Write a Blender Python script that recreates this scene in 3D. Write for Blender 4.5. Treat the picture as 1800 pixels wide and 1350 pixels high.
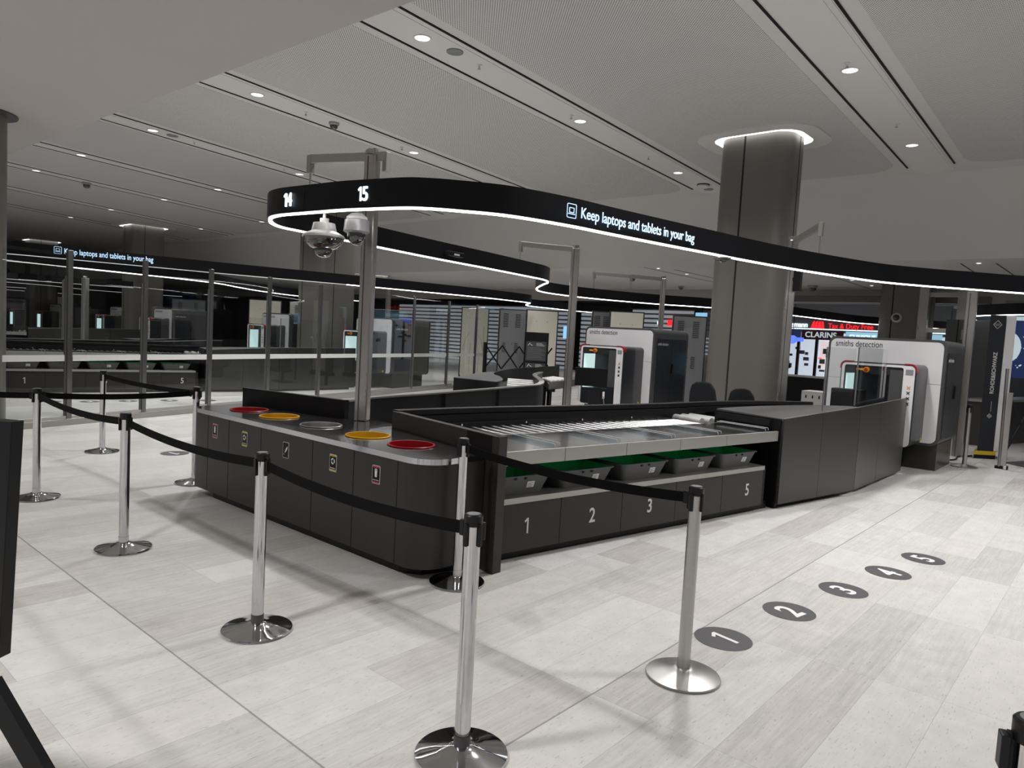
import bpy, bmesh, math, random
from math import sin, cos, pi, radians, atan2, hypot, sqrt
from mathutils import Vector, Matrix

random.seed(7)
for _o in list(bpy.data.objects):
    bpy.data.objects.remove(_o)
SC = bpy.context.scene
COL = SC.collection

# ---------------------------------------------------------------- camera
CAM_H = 1.55
_yaw, _pitch, _roll = 0.7147567, 0.0694406, 0.0553316
_f = Vector((cos(_yaw) * cos(_pitch), sin(_yaw) * cos(_pitch), -sin(_pitch)))
_r0 = Vector((sin(_yaw), -cos(_yaw), 0))
_u0 = _r0.cross(_f)
_r = cos(_roll) * _r0 + sin(_roll) * _u0
_u = -sin(_roll) * _r0 + cos(_roll) * _u0
cam_data = bpy.data.cameras.new('camera')
cam = bpy.data.objects.new('camera', cam_data)
COL.objects.link(cam)
cam.matrix_world = Matrix(((_r.x, _u.x, -_f.x, 0), (_r.y, _u.y, -_f.y, 0), (_r.z, _u.z, -_f.z, CAM_H), (0, 0, 0, 1)))
cam_data.sensor_fit = 'HORIZONTAL'
cam_data.sensor_width = 36
cam_data.lens = 36 * 1254.9 / 1800
cam_data.clip_start = 0.05
cam_data.clip_end = 300
SC.camera = cam

# ---------------------------------------------------------------- world and exposure
SC.view_settings.view_transform = 'Standard'
SC.view_settings.look = 'None'
SC.view_settings.exposure = 1.18
SC.view_settings.gamma = 1
SC.view_settings.use_curve_mapping = False
world = bpy.data.worlds.new('world')
SC.world = world
world.use_nodes = True
world.node_tree.nodes['Background'].inputs[0].default_value = (0.80, 0.80, 0.82, 1)
world.node_tree.nodes['Background'].inputs[1].default_value = 0.10

ZC = 4.85      # ceiling height
LAMP_W = 240.0
GLOW = 0.42      # lit signs and lenses, relative to the exposure

# ---------------------------------------------------------------- materials
def mat(name, col, rough=0.5, metal=0.0, emit=None, estr=1.0, bump=None, noise=None, spec=0.5, aniso=0.0, coat=0.0):
    m = bpy.data.materials.new(name)
    m.use_nodes = True
    nt = m.node_tree
    b = nt.nodes['Principled BSDF']
    b.inputs['Base Color'].default_value = (*col, 1)
    b.inputs['Roughness'].default_value = rough
    b.inputs['Metallic'].default_value = metal
    b.inputs['Specular IOR Level'].default_value = spec
    b.inputs['Coat Weight'].default_value = coat
    if aniso:
        b.inputs['Anisotropic'].default_value = aniso
    if emit:
        b.inputs['Emission Color'].default_value = (*emit, 1)
        b.inputs['Emission Strength'].default_value = estr * GLOW
    if noise:      # (scale xyz, roughness amount, colour amount)
        tc = nt.nodes.new('ShaderNodeTexCoord')
        mp = nt.nodes.new('ShaderNodeMapping')
        mp.inputs['Scale'].default_value = noise[0]
        nz = nt.nodes.new('ShaderNodeTexNoise')
        nz.inputs['Scale'].default_value = 1
        nz.inputs['Detail'].default_value = 4
        nt.links.new(tc.outputs['Object'], mp.inputs[0])
        nt.links.new(mp.outputs[0], nz.inputs['Vector'])
        mr = nt.nodes.new('ShaderNodeMapRange')
        mr.inputs[3].default_value = max(0.02, rough - noise[1])
        mr.inputs[4].default_value = rough + noise[1]
        nt.links.new(nz.outputs['Fac'], mr.inputs[0])
        nt.links.new(mr.outputs[0], b.inputs['Roughness'])
        if noise[2]:
            mx = nt.nodes.new('ShaderNodeMix')
            mx.data_type = 'RGBA'
            mx.inputs['A'].default_value = tuple(c * (1 - noise[2]) for c in col) + (1,)
            mx.inputs['B'].default_value = tuple(min(1, c * (1 + noise[2])) for c in col) + (1,)
            nt.links.new(nz.outputs['Fac'], mx.inputs['Factor'])
            nt.links.new(mx.outputs['Result'], b.inputs['Base Color'])
    return m

def glass_mat(name, tint=(0.93, 0.97, 0.96), refl=0.9, rough=0.0):
    m = bpy.data.materials.new(name)
    m.use_nodes = True
    nt = m.node_tree
    nt.nodes.clear()
    out = nt.nodes.new('ShaderNodeOutputMaterial')
    tr = nt.nodes.new('ShaderNodeBsdfTransparent')
    tr.inputs[0].default_value = (*tint, 1)
    gl = nt.nodes.new('ShaderNodeBsdfGlossy')
    gl.inputs['Roughness'].default_value = rough
    gl.inputs['Color'].default_value = (refl, refl, refl, 1)
    fr = nt.nodes.new('ShaderNodeFresnel')
    fr.inputs[0].default_value = 1.5
    mx = nt.nodes.new('ShaderNodeMixShader')
    ge = nt.nodes.new('ShaderNodeNewGeometry')       # inner faces of the pane pass light straight through
    sb = nt.nodes.new('ShaderNodeMath')
    sb.operation = 'SUBTRACT'
    sb.inputs[0].default_value = 1.0
    nt.links.new(ge.outputs['Backfacing'], sb.inputs[1])
    ml = nt.nodes.new('ShaderNodeMath')
    ml.operation = 'MULTIPLY'
    nt.links.new(fr.outputs[0], ml.inputs[0])
    nt.links.new(sb.outputs[0], ml.inputs[1])
    nt.links.new(ml.outputs[0], mx.inputs[0])
    nt.links.new(tr.outputs[0], mx.inputs[1])
    nt.links.new(gl.outputs[0], mx.inputs[2])
    nt.links.new(mx.outputs[0], out.inputs[0])
    return m

M = {}
M['chrome'] = mat('polished_chrome', (0.60, 0.60, 0.61), 0.07, 1.0, noise=((8, 8, 30), 0.03, 0.06))
M['satin'] = mat('satin_steel', (0.50, 0.49, 0.475), 0.33, 1.0, noise=((3, 3, 60), 0.08, 0.08), aniso=0.4)
M['deck'] = mat('deck_steel', (0.50, 0.51, 0.54), 0.14, 1.0, noise=((60, 4, 4), 0.07, 0.06))
M['lip'] = mat('brushed_lip_steel', (0.43, 0.415, 0.39), 0.42, 0.9, noise=((2, 2, 80), 0.07, 0.05))
M['pole'] = mat('sign_pole_steel', (0.44, 0.425, 0.41), 0.30, 1.0, noise=((30, 30, 1.5), 0.08, 0.12))
M['darkmetal'] = mat('dark_bronze_panel', (0.033, 0.030, 0.027), 0.42, 0.15, noise=((2, 2, 2), 0.05, 0.05), spec=0.35)
M['darkpanel2'] = mat('graphite_metal_panel', (0.055, 0.054, 0.053), 0.30, 0.5, noise=((2, 2, 1), 0.04, 0.04))
M['blackpanel'] = mat('black_laminate', (0.007, 0.007, 0.008), 0.42, spec=0.15)
M['black'] = mat('black_plastic', (0.006, 0.006, 0.007), 0.40, spec=0.3)
M['blackrubber'] = mat('black_rubber', (0.007, 0.007, 0.008), 0.6, spec=0.2)
M['belt'] = mat('black_webbing', (0.004, 0.004, 0.0045), 0.8, spec=0.1)
M['signblack'] = mat('sign_black_face', (0.006, 0.006, 0.008), 0.40, spec=0.2)
M['led'] = mat('led_strip', (0.9, 0.9, 0.9), 0.5, emit=(1.0, 0.985, 0.96), estr=9.0)
M['leddim'] = mat('led_strip_dim', (0.7, 0.7, 0.7), 0.5, emit=(1.0, 0.985, 0.96), estr=0.55)
M['signtext'] = mat('sign_lettering_glow', (0.7, 0.85, 1.0), 0.5, emit=(0.45, 0.70, 1.0), estr=0.85)
M['signdigit'] = mat('sign_digit_glow', (0.9, 0.95, 1.0), 0.5, emit=(0.80, 0.92, 1.0), estr=3.0)
M['digit'] = mat('silver_digit', (0.62, 0.61, 0.60), 0.45)
M['white'] = mat('white_gloss_shell', (0.70, 0.69, 0.71), 0.35)
M['whitematt'] = mat('white_paint', (0.66, 0.65, 0.63), 0.5)
M['sleeve'] = mat('pale_roller_sleeve', (0.52, 0.52, 0.51), 0.45)
M['partpost'] = mat('dark_partition_steel', (0.20, 0.20, 0.195), 0.32, 1.0, noise=((30, 30, 1.5), 0.08, 0.15))
M['grey_shell'] = mat('charcoal_shell', (0.062, 0.062, 0.064), 0.35)
M['navy_shell'] = mat('black_cabinet_shell', (0.018, 0.020, 0.024), 0.30)
M['red'] = mat('dark_red_corner', (0.30, 0.01, 0.025), 0.3)
M['traygreen'] = mat('green_tray_liner', (0.0, 0.62, 0.17), 0.45)
M['traygrey'] = mat('grey_tray_plastic', (0.075, 0.078, 0.08), 0.5)
M['label'] = mat('white_label', (0.72, 0.72, 0.70), 0.5)
M['binred'] = mat('red_bin_liner', (0.26, 0.003, 0.008), 0.35, spec=0.3)
M['binyellow'] = mat('yellow_bin_liner', (0.60, 0.32, 0.010), 0.35, spec=0.3)
M['binsteel'] = mat('steel_bin_liner', (0.5, 0.49, 0.47), 0.3, 1.0)
M['pink'] = mat('sticker_red_band', (0.42, 0.03, 0.08), 0.5)
M['olive'] = mat('sticker_yellow_band', (0.52, 0.42, 0.05), 0.5)
M['roller'] = mat('roller_steel', (0.50, 0.50, 0.51), 0.30, 1.0)
M['rollergrey'] = mat('grey_roller_sleeve', (0.34, 0.34, 0.33), 0.5)
M['disc'] = mat('charcoal_floor_vinyl', (0.062, 0.060, 0.065), 0.45)
M['discwhite'] = mat('white_floor_vinyl', (0.72, 0.72, 0.71), 0.5)
M['column'] = mat('grey_column_cladding', (0.165, 0.155, 0.142), 0.42, 0.35, noise=((3, 3, 0.6), 0.05, 0.06))
M['seam'] = mat('dark_joint', (0.006, 0.006, 0.006), 0.8)
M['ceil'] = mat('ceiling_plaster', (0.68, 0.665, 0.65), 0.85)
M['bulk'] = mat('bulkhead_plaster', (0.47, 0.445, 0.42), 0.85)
M['strip'] = mat('ceiling_strip_paint', (0.72, 0.705, 0.69), 0.7)
M['slot'] = mat('black_slot', (0.004, 0.004, 0.004), 0.9)
M['lamp'] = mat('downlight_lens', (0.9, 0.9, 0.9), 0.3, emit=(0.93, 0.97, 1.0), estr=2.2)
M['lampdim'] = mat('downlight_reflector', (0.75, 0.78, 0.8), 0.12, 1.0)
M['halo'] = mat('column_cove_light', (1, 1, 1), 0.5, emit=(1.0, 0.99, 0.96), estr=3.6)
M['cream'] = mat('cream_scanner_face', (0.84, 0.80, 0.68), 0.4)
M['greyface'] = mat('grey_scanner_back', (0.22, 0.23, 0.235), 0.45)
M['screen'] = mat('blue_screen', (0.1, 0.3, 0.5), 0.3, emit=(0.30, 0.62, 0.90), estr=0.9)
M['tunnel'] = mat('tunnel_glow', (0.6, 0.8, 0.8), 0.4, emit=(0.62, 0.83, 0.82), estr=0.9)
M['tunneldark'] = mat('tunnel_curtain', (0.010, 0.016, 0.022), 0.35)
M['amber'] = mat('amber_button', (0.75, 0.32, 0.02), 0.35)
M['redbtn'] = mat('red_button', (0.5, 0.02, 0.02), 0.35)
M['yellow'] = mat('yellow_tape', (0.62, 0.43, 0.02), 0.5)
M['chair'] = mat('dark_chair_fabric', (0.012, 0.013, 0.015), 0.8, spec=0.2)
M['domewhite'] = mat('camera_white_shell', (0.62, 0.62, 0.61), 0.35)
M['domegrey'] = mat('camera_silver_shell', (0.33, 0.33, 0.34), 0.35, 0.4)
M['domedark'] = mat('camera_dark_interior', (0.02, 0.02, 0.022), 0.25)
M['domeglass'] = mat('smoked_dome', (0.012, 0.012, 0.013), 0.05, 0.0, coat=1.0, spec=0.9)
M['glass'] = glass_mat('clear_glass', (0.93, 0.95, 0.945))
M['acrylic'] = glass_mat('clear_acrylic', (0.95, 0.97, 0.98))
M['frost'] = mat('frosted_band', (0.62, 0.62, 0.60), 0.6)
M['shutter'] = mat('grey_roller_shutter', (0.26, 0.27, 0.28), 0.4, 0.3)
M['wall'] = mat('grey_wall_paint', (0.16, 0.16, 0.165), 0.7)
M['shopred'] = mat('red_sign_glow', (0.8, 0.02, 0.02), 0.5, emit=(1.0, 0.02, 0.03), estr=1.3)
M['shopwhite'] = mat('white_sign_glow', (0.8, 0.95, 0.97), 0.5, emit=(0.72, 0.95, 1.0), estr=1.5)
M['shopblue'] = mat('pale_blue_lit_panel', (0.4, 0.6, 0.7), 0.5, emit=(0.33, 0.60, 0.78), estr=0.75)
M['maroon'] = mat('maroon_fascia', (0.09, 0.01, 0.02), 0.5)
M['shopshelf'] = mat('lit_shop_shelf', (0.6, 0.65, 0.7), 0.5, emit=(0.62, 0.70, 0.80), estr=0.8)
M['shoppink'] = mat('lit_pink_panel', (0.7, 0.6, 0.6), 0.5, emit=(0.86, 0.72, 0.72), estr=0.8)
M['blueled'] = mat('blue_led_sign', (0.05, 0.1, 0.8), 0.5, emit=(0.08, 0.16, 1.0), estr=1.4)
M['greenled'] = mat('green_lamp', (0.0, 0.6, 0.3), 0.5, emit=(0.05, 0.9, 0.45), estr=2.0)
M['posterblue'] = mat('navy_poster', (0.012, 0.022, 0.075), 0.4, emit=(0.02, 0.04, 0.13), estr=0.5)
M['posterwhite'] = mat('poster_white', (0.6, 0.7, 0.72), 0.5, emit=(0.55, 0.68, 0.72), estr=0.7)
M['slatwhite'] = mat('white_slat_glow', (0.6, 0.62, 0.65), 0.5, emit=(0.55, 0.60, 0.68), estr=0.28)
M['posterbody'] = mat('dark_glass_poster', (0.03, 0.028, 0.03), 0.12, 0.0, coat=0.6)

# ---- floor: travertine planks, random tone per tile, thin joints
def floor_material():
    m = bpy.data.materials.new('travertine_tiles')
    m.use_nodes = True
    nt = m.node_tree
    N = nt.nodes
    L = nt.links
    b = N['Principled BSDF']
    geo = N.new('ShaderNodeNewGeometry')
    sp = N.new('ShaderNodeSeparateXYZ')
    L.new(geo.outputs['Position'], sp.inputs[0])
    def mth(op, a, c=None):
        n = N.new('ShaderNodeMath')
        n.operation = op
        for i, v in enumerate((a, c)):
            if v is None:
                continue
            if isinstance(v, (int, float)):
                n.inputs[i].default_value = v
            else:
                L.new(v, n.inputs[i])
        return n.outputs[0]
    def comb(x, y, z=0.0):
        n = N.new('ShaderNodeCombineXYZ')
        for i, v in enumerate((x, y, z)):
            if isinstance(v, (int, float)):
                n.inputs[i].default_value = v
            else:
                L.new(v, n.inputs[i])
        return n.outputs[0]
    def white(vec):
        n = N.new('ShaderNodeTexWhiteNoise')
        n.noise_dimensions = '3D'
        L.new(vec, n.inputs['Vector'])
        return n.outputs['Value']
    X, Y = sp.outputs[0], sp.outputs[1]
    ry = mth('DIVIDE', mth('SUBTRACT', Y, 0.52), 0.2855)
    row = mth('FLOOR', ry)
    cx = mth('DIVIDE', mth('SUBTRACT', X, 1.43), 1.136)
    ca = mth('FLOOR', cx)
    split = mth('GREATER_THAN', white(comb(ca, row, 3.0)), 0.62)
    cx2 = mth('MULTIPLY', cx, 2.0)
    ch = mth('SUBTRACT', mth('FLOOR', cx2), mth('MULTIPLY', ca, 2.0))       # 0 or 1 = half index
    cell = mth('ADD', ca, mth('MULTIPLY', mth('MULTIPLY', ch, split), 0.5))
    # pairs of rows often share one large slab
    pair = mth('FLOOR', mth('DIVIDE', row, 2.0))
    join = mth('GREATER_THAN', white(comb(ca, pair, 9.0)), 0.66)
    rowid = mth('ADD', mth('MULTIPLY', join, mth('MULTIPLY', pair, 2.0)), mth('MULTIPLY', mth('SUBTRACT', 1.0, join), row))
    tone = white(comb(cell, rowid, 1.0))
    hue = white(comb(cell, rowid, 5.0))
    ramp = N.new('ShaderNodeValToRGB')
    L.new(tone, ramp.inputs[0])
    e = ramp.color_ramp.elements
    e[0].position = 0.0
    e[0].color = (0.425, 0.412, 0.398, 1)
    e[1].position = 1.0
    e[1].color = (0.556, 0.549, 0.541, 1)
    k = e.new(0.22); k.color = (0.468, 0.456, 0.444, 1)
    k = e.new(0.5); k.color = (0.512, 0.502, 0.490, 1)
    warm = N.new('ShaderNodeMix')
    warm.data_type = 'RGBA'
    warm.blend_type = 'MULTIPLY'
    L.new(mth('MULTIPLY', hue, 0.6), warm.inputs['Factor'])
    L.new(ramp.outputs[0], warm.inputs['A'])
    warm.inputs['B'].default_value = (1.0, 0.965, 0.93, 1)
    # travertine bedding streaks running along the tile, broken by small pits
    mp = N.new('ShaderNodeMapping')
    mp.inputs['Scale'].default_value = (2.6, 44.0, 1.0)
    off = N.new('ShaderNodeVectorMath')
    off.operation = 'ADD'
    L.new(geo.outputs['Position'], off.inputs[0])
    L.new(comb(mth('MULTIPLY', tone, 17.0), mth('MULTIPLY', tone, 9.0)), off.inputs[1])
    L.new(off.outputs[0], mp.inputs[0])
    st = N.new('ShaderNodeTexNoise')
    st.inputs['Scale'].default_value = 1.0
    st.inputs['Detail'].default_value = 6
    st.inputs['Roughness'].default_value = 0.65
    st.inputs['Distortion'].default_value = 0.6
    L.new(mp.outputs[0], st.inputs['Vector'])
    cl = N.new('ShaderNodeTexNoise')
    cl.inputs['Scale'].default_value = 9.0
    cl.inputs['Detail'].default_value = 5
    L.new(off.outputs[0], cl.inputs['Vector'])
    mp2 = N.new('ShaderNodeMapping')
    mp2.inputs['Scale'].default_value = (26.0, 110.0, 1.0)
    L.new(off.outputs[0], mp2.inputs[0])
    pit = N.new('ShaderNodeTexNoise')
    pit.inputs['Scale'].default_value = 1.0
    pit.inputs['Detail'].default_value = 4
    L.new(mp2.outputs[0], pit.inputs['Vector'])
    amt = mth('MULTIPLY', mth('SUBTRACT', 1.15, tone), 0.70)
    s1 = mth('ADD', 1.0, mth('MULTIPLY', mth('SUBTRACT', st.outputs['Fac'], 0.5), amt))
    s2 = mth('ADD', s1, mth('MULTIPLY', mth('SUBTRACT', cl.outputs['Fac'], 0.5), 0.28))
    pits = mth('MULTIPLY', mth('MAXIMUM', mth('SUBTRACT', pit.outputs['Fac'], 0.605), 0.0), mth('MULTIPLY', mth('SUBTRACT', st.outputs['Fac'], 0.28), -14.0))
    s3 = mth('ADD', s2, mth('MAXIMUM', pits, -0.30))
    # joints
    def edge(v, w, span):
        fr = mth('FRACT', v)
        d = mth('MULTIPLY', mth('MINIMUM', fr, mth('SUBTRACT', 1.0, fr)), span)
        return mth('LESS_THAN', d, w)
    jy = edge(ry, 0.0013, 0.2855)
    jx = mth('MAXIMUM', edge(cx, 0.0013, 1.136), mth('MULTIPLY', edge(cx2, 0.0013, 0.568), split))
    j = mth('MAXIMUM', jy, jx)
    ex = mth('MAXIMUM', mth('LESS_THAN', mth('ABSOLUTE', mth('SUBTRACT', Y, 1.662)), 0.0045),
             mth('LESS_THAN', mth('ABSOLUTE', mth('SUBTRACT', X, 1.43)), 0.0045))
    s4 = mth('MULTIPLY', s3, mth('SUBTRACT', 1.0, mth('MULTIPLY', j, 0.28)))
    s5 = mth('MULTIPLY', s4, mth('SUBTRACT', 1.0, mth('MULTIPLY', ex, 0.42)))
    fin = N.new('ShaderNodeMix')
    fin.data_type = 'RGBA'
    fin.blend_type = 'MULTIPLY'
    fin.inputs['Factor'].default_value = 1.0
    L.new(warm.outputs['Result'], fin.inputs['A'])
    L.new(comb(s5, s5, s5), fin.inputs['B'])
    L.new(fin.outputs['Result'], b.inputs['Base Color'])
    L.new(mth('ADD', 0.30, mth('MULTIPLY', cl.outputs['Fac'], 0.22)), b.inputs['Roughness'])
    b.inputs['Specular IOR Level'].default_value = 0.4
    return m

# ---- ceiling panels: perforated plaster, staggered round holes
def perf_material():
    m = bpy.data.materials.new('perforated_plaster')
    m.use_nodes = True
    nt = m.node_tree
    N, L = nt.nodes, nt.links
    b = N['Principled BSDF']
    geo = N.new('ShaderNodeNewGeometry')
    def grid(ox, oy, p=0.034, r=0.0082):
        vm = N.new('ShaderNodeVectorMath'); vm.operation = 'ADD'
        L.new(geo.outputs['Position'], vm.inputs[0]); vm.inputs[1].default_value = (ox, oy, 0)
        sc = N.new('ShaderNodeVectorMath'); sc.operation = 'SCALE'
        L.new(vm.outputs[0], sc.inputs[0]); sc.inputs['Scale'].default_value = 1 / p
        fr = N.new('ShaderNodeVectorMath'); fr.operation = 'FRACTION'
        L.new(sc.outputs[0], fr.inputs[0])
        sb = N.new('ShaderNodeVectorMath'); sb.operation = 'SUBTRACT'
        L.new(fr.outputs[0], sb.inputs[0]); sb.inputs[1].default_value = (0.5, 0.5, 0)
        ml = N.new('ShaderNodeVectorMath'); ml.operation = 'MULTIPLY'
        L.new(sb.outputs[0], ml.inputs[0]); ml.inputs[1].default_value = (1, 1, 0)
        ln = N.new('ShaderNodeVectorMath'); ln.operation = 'LENGTH'
        L.new(ml.outputs[0], ln.inputs[0])
        lt = N.new('ShaderNodeMath'); lt.operation = 'LESS_THAN'
        L.new(ln.outputs['Value'], lt.inputs[0]); lt.inputs[1].default_value = r / p
        return lt.outputs[0]
    mx = N.new('ShaderNodeMath'); mx.operation = 'MAXIMUM'
    L.new(grid(0, 0), mx.inputs[0]); L.new(grid(0.017, 0.017), mx.inputs[1])
    c = N.new('ShaderNodeMix'); c.data_type = 'RGBA'
    L.new(mx.outputs[0], c.inputs['Factor'])
    c.inputs['A'].default_value = (0.76, 0.745, 0.73, 1)
    c.inputs['B'].default_value = (0.20, 0.195, 0.19, 1)
    L.new(c.outputs['Result'], b.inputs['Base Color'])
    b.inputs['Roughness'].default_value = 0.85
    return m

for _k in ('leddim', 'signtext', 'signdigit', 'lamp', 'screen', 'tunnel', 'shopred', 'shopwhite', 'shopblue', 'shopshelf', 'shoppink', 'blueled', 'greenled', 'posterblue', 'posterwhite', 'slatwhite'):
    M[_k].cycles.emission_sampling = 'NONE'      # small glows are found by bounced rays alone, which keeps the render quick
M['floor'] = floor_material()
M['perf'] = perf_material()

# ---------------------------------------------------------------- geometry helpers
class MB:
    """collects shapes into one mesh"""
    def __init__(s):
        s.bm = bmesh.new()
    def poly(s, vs, faces):
        bv = [s.bm.verts.new(v) for v in vs]
        for f in faces:
            try:
                s.bm.faces.new([bv[i] for i in f])
            except ValueError:
                pass
        return s
    def box(s, x0, x1, y0, y1, z0, z1):
        return s.poly([(x0, y0, z0), (x1, y0, z0), (x1, y1, z0), (x0, y1, z0), (x0, y0, z1), (x1, y0, z1), (x1, y1, z1), (x0, y1, z1)],
                      [(3, 2, 1, 0), (4, 5, 6, 7), (0, 1, 5, 4), (1, 2, 6, 5), (2, 3, 7, 6), (3, 0, 4, 7)])
    def prism(s, pts, z0, z1):
        n = len(pts)
        z0 = z0 if isinstance(z0, (list, tuple)) else [z0] * n
        z1 = z1 if isinstance(z1, (list, tuple)) else [z1] * n
        vs = [(p[0], p[1], z0[i]) for i, p in enumerate(pts)] + [(p[0], p[1], z1[i]) for i, p in enumerate(pts)]
        return s.poly(vs, [tuple(range(n - 1, -1, -1)), tuple(range(n, 2 * n))] + [(i, (i + 1) % n, n + (i + 1) % n, n + i) for i in range(n)])
    def seg(s, a, b, th, z0, z1, za=None):
        """upright slab from plan point a to b, thickness th centred; za = (z0,z1) at b"""
        dx, dy = b[0] - a[0], b[1] - a[1]
        l = hypot(dx, dy) or 1
        nx, ny = -dy / l * th / 2, dx / l * th / 2
        q0, q1 = za if za else (z0, z1)
        return s.prism([(a[0] - nx, a[1] - ny), (b[0] - nx, b[1] - ny), (b[0] + nx, b[1] + ny), (a[0] + nx, a[1] + ny)], [z0, q0, q0, z0], [z1, q1, q1, z1])
    def bar(s, a, b, w, h=None):
        """rectangular bar between two 3-D points"""
        h = h or w
        a, b = Vector(a), Vector(b)
        d = (b - a).normalized()
        up = Vector((0, 0, 1)) if abs(d.z) < 0.95 else Vector((1, 0, 0))
        sx = d.cross(up).normalized() * w / 2
        sy = sx.cross(d).normalized() * h / 2
        c = [(-1, -1), (1, -1), (1, 1), (-1, 1)]
        vs = [a + sx * i + sy * j for i, j in c] + [b + sx * i + sy * j for i, j in c]
        return s.poly(vs, [(3, 2, 1, 0), (4, 5, 6, 7), (0, 1, 5, 4), (1, 2, 6, 5), (2, 3, 7, 6), (3, 0, 4, 7)])
    def ribbon(s, path, th, z0, z1):
        n = len(path)
        L_, R_ = [], []
        for i, p in enumerate(path):
            a = path[max(0, i - 1)]
            b = path[min(n - 1, i + 1)]
            dx, dy = b[0] - a[0], b[1] - a[1]
            l = hypot(dx, dy) or 1
            nx, ny = -dy / l * th / 2, dx / l * th / 2
            L_.append((p[0] + nx, p[1] + ny))
            R_.append((p[0] - nx, p[1] - ny))
        vs = []
        for i in range(n):
            vs += [(*L_[i], z0), (*R_[i], z0), (*R_[i], z1), (*L_[i], z1)]
        fs = [(0, 3, 2, 1), tuple(4 * (n - 1) + k for k in (0, 1, 2, 3))]
        for i in range(n - 1):
            o = 4 * i
            for k in range(4):
                fs.append((o + k, o + (k + 1) % 4, o + 4 + (k + 1) % 4, o + 4 + k))
        return s.poly(vs, fs)
    def lathe(s, prof, segs=32, c=(0, 0, 0), cap=True):
        vs, fs = [], []
        for r, z in prof:
            for k in range(segs):
                a = 2 * pi * k / segs
                vs.append((c[0] + r * cos(a), c[1] + r * sin(a), c[2] + z))
        for i in range(len(prof) - 1):
            for k in range(segs):
                k2 = (k + 1) % segs
                fs.append((i * segs + k, i * segs + k2, (i + 1) * segs + k2, (i + 1) * segs + k))
        if cap:
            fs.append(tuple(range(segs - 1, -1, -1)))
            fs.append(tuple((len(prof) - 1) * segs + k for k in range(segs)))
        return s.poly(vs, fs)
    def tube(s, pts, r, segs=10):
        pts = [Vector(p) for p in pts]
        n = len(pts)
        vs, fs = [], []
        ref = None
        for i, p in enumerate(pts):
            d = (pts[min(n - 1, i + 1)] - pts[max(0, i - 1)]).normalized()
            if ref is None:
                ref = d.cross(Vector((0, 0, 1)) if abs(d.z) < 0.9 else Vector((1, 0, 0))).normalized()
            ref = (ref - d * ref.dot(d)).normalized()
            q = d.cross(ref)
            for k in range(segs):
                a = 2 * pi * k / segs
                vs.append(p + ref * r * cos(a) + q * r * sin(a))
        for i in range(n - 1):
            for k in range(segs):
                k2 = (k + 1) % segs
                fs.append((i * segs + k, i * segs + k2, (i + 1) * segs + k2, (i + 1) * segs + k))
        fs.append(tuple(range(segs - 1, -1, -1)))
        fs.append(tuple((n - 1) * segs + k for k in range(segs)))
        return s.poly(vs, fs)
    def build(s, name, m, parent=None, smooth=False, bevel=0.0, rel=True, bseg=2):
        """link as ONE mesh object; coordinates are world ones when rel (shifted by the parent's place)"""
        if parent is not None and rel:
            off = Vector((0, 0, 0))
            q = parent
            while q is not None:
                off += q.location
                q = q.parent
            bmesh.ops.translate(s.bm, verts=s.bm.verts, vec=-off)
        bmesh.ops.recalc_face_normals(s.bm, faces=s.bm.faces)
        me = bpy.data.meshes.new(name)
        s.bm.to_mesh(me)
        s.bm.free()
        me.materials.append(m)
        if smooth:
            for p in me.polygons:
                p.use_smooth = True
            try:
                me.set_sharp_from_angle(angle=radians(38))
            except Exception:
                pass
        o = bpy.data.objects.new(name, me)
        COL.objects.link(o)
        o.parent = parent
        if bevel:
            md = o.modifiers.new('bevel', 'BEVEL')
            md.width = bevel
            md.segments = bseg
            md.limit_method = 'ANGLE'
            md.angle_limit = radians(40)
        return o

def tag(o, label, cat, group=None, kind=None):
    if label:
        o['label'] = label
    if cat:
        o['category'] = cat
    if group:
        o['group'] = group
    if kind:
        o['kind'] = kind
    return o

def thing(name, label, cat, loc=(0, 0, 0), group=None):
    o = bpy.data.objects.new(name, None)
    COL.objects.link(o)
    o.location = loc
    return tag(o, label, cat, group)

def struct(o):
    o['kind'] = 'structure'
    return o

def kids(o):
    return [c for c in bpy.data.objects if c.parent == o]

def copy_tree(o, parent=None):
    c = o.copy()
    COL.objects.link(c)
    c.parent = parent
    for ch in kids(o):
        copy_tree(ch, c)
    return c

def dup(o, loc, label, rz=None, group=None):
    c = copy_tree(o)
    c.location = loc
    if rz is not None:
        c.rotation_euler = (0, 0, rz)
    c['label'] = label
    if group:
        c['group'] = group
    return c

def text(name, body, size, m, parent, loc, rot=(0, 0, 0), ext=0.0015, align='CENTER', sx=1.0, bold=0.0, rel=True):
    cu = bpy.data.curves.new(name, 'FONT')
    cu.body = body
    cu.size = size
    cu.extrude = ext
    cu.offset = bold
    cu.align_x = align
    cu.align_y = 'CENTER'
    t = bpy.data.objects.new(name + '_curve', cu)
    me = bpy.data.meshes.new_from_object(t)
    bpy.data.objects.remove(t)
    bpy.data.curves.remove(cu)
    me.materials.clear()
    me.materials.append(m)
    o = bpy.data.objects.new(name, me)
    COL.objects.link(o)
    o.parent = parent
    off = Vector((0, 0, 0))
    q = parent
    while q is not None and rel:
        off += q.location
        q = q.parent
    o.location = Vector(loc) - off
    o.rotation_euler = rot
    o.scale = (sx, 1, 1)
    return o

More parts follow.
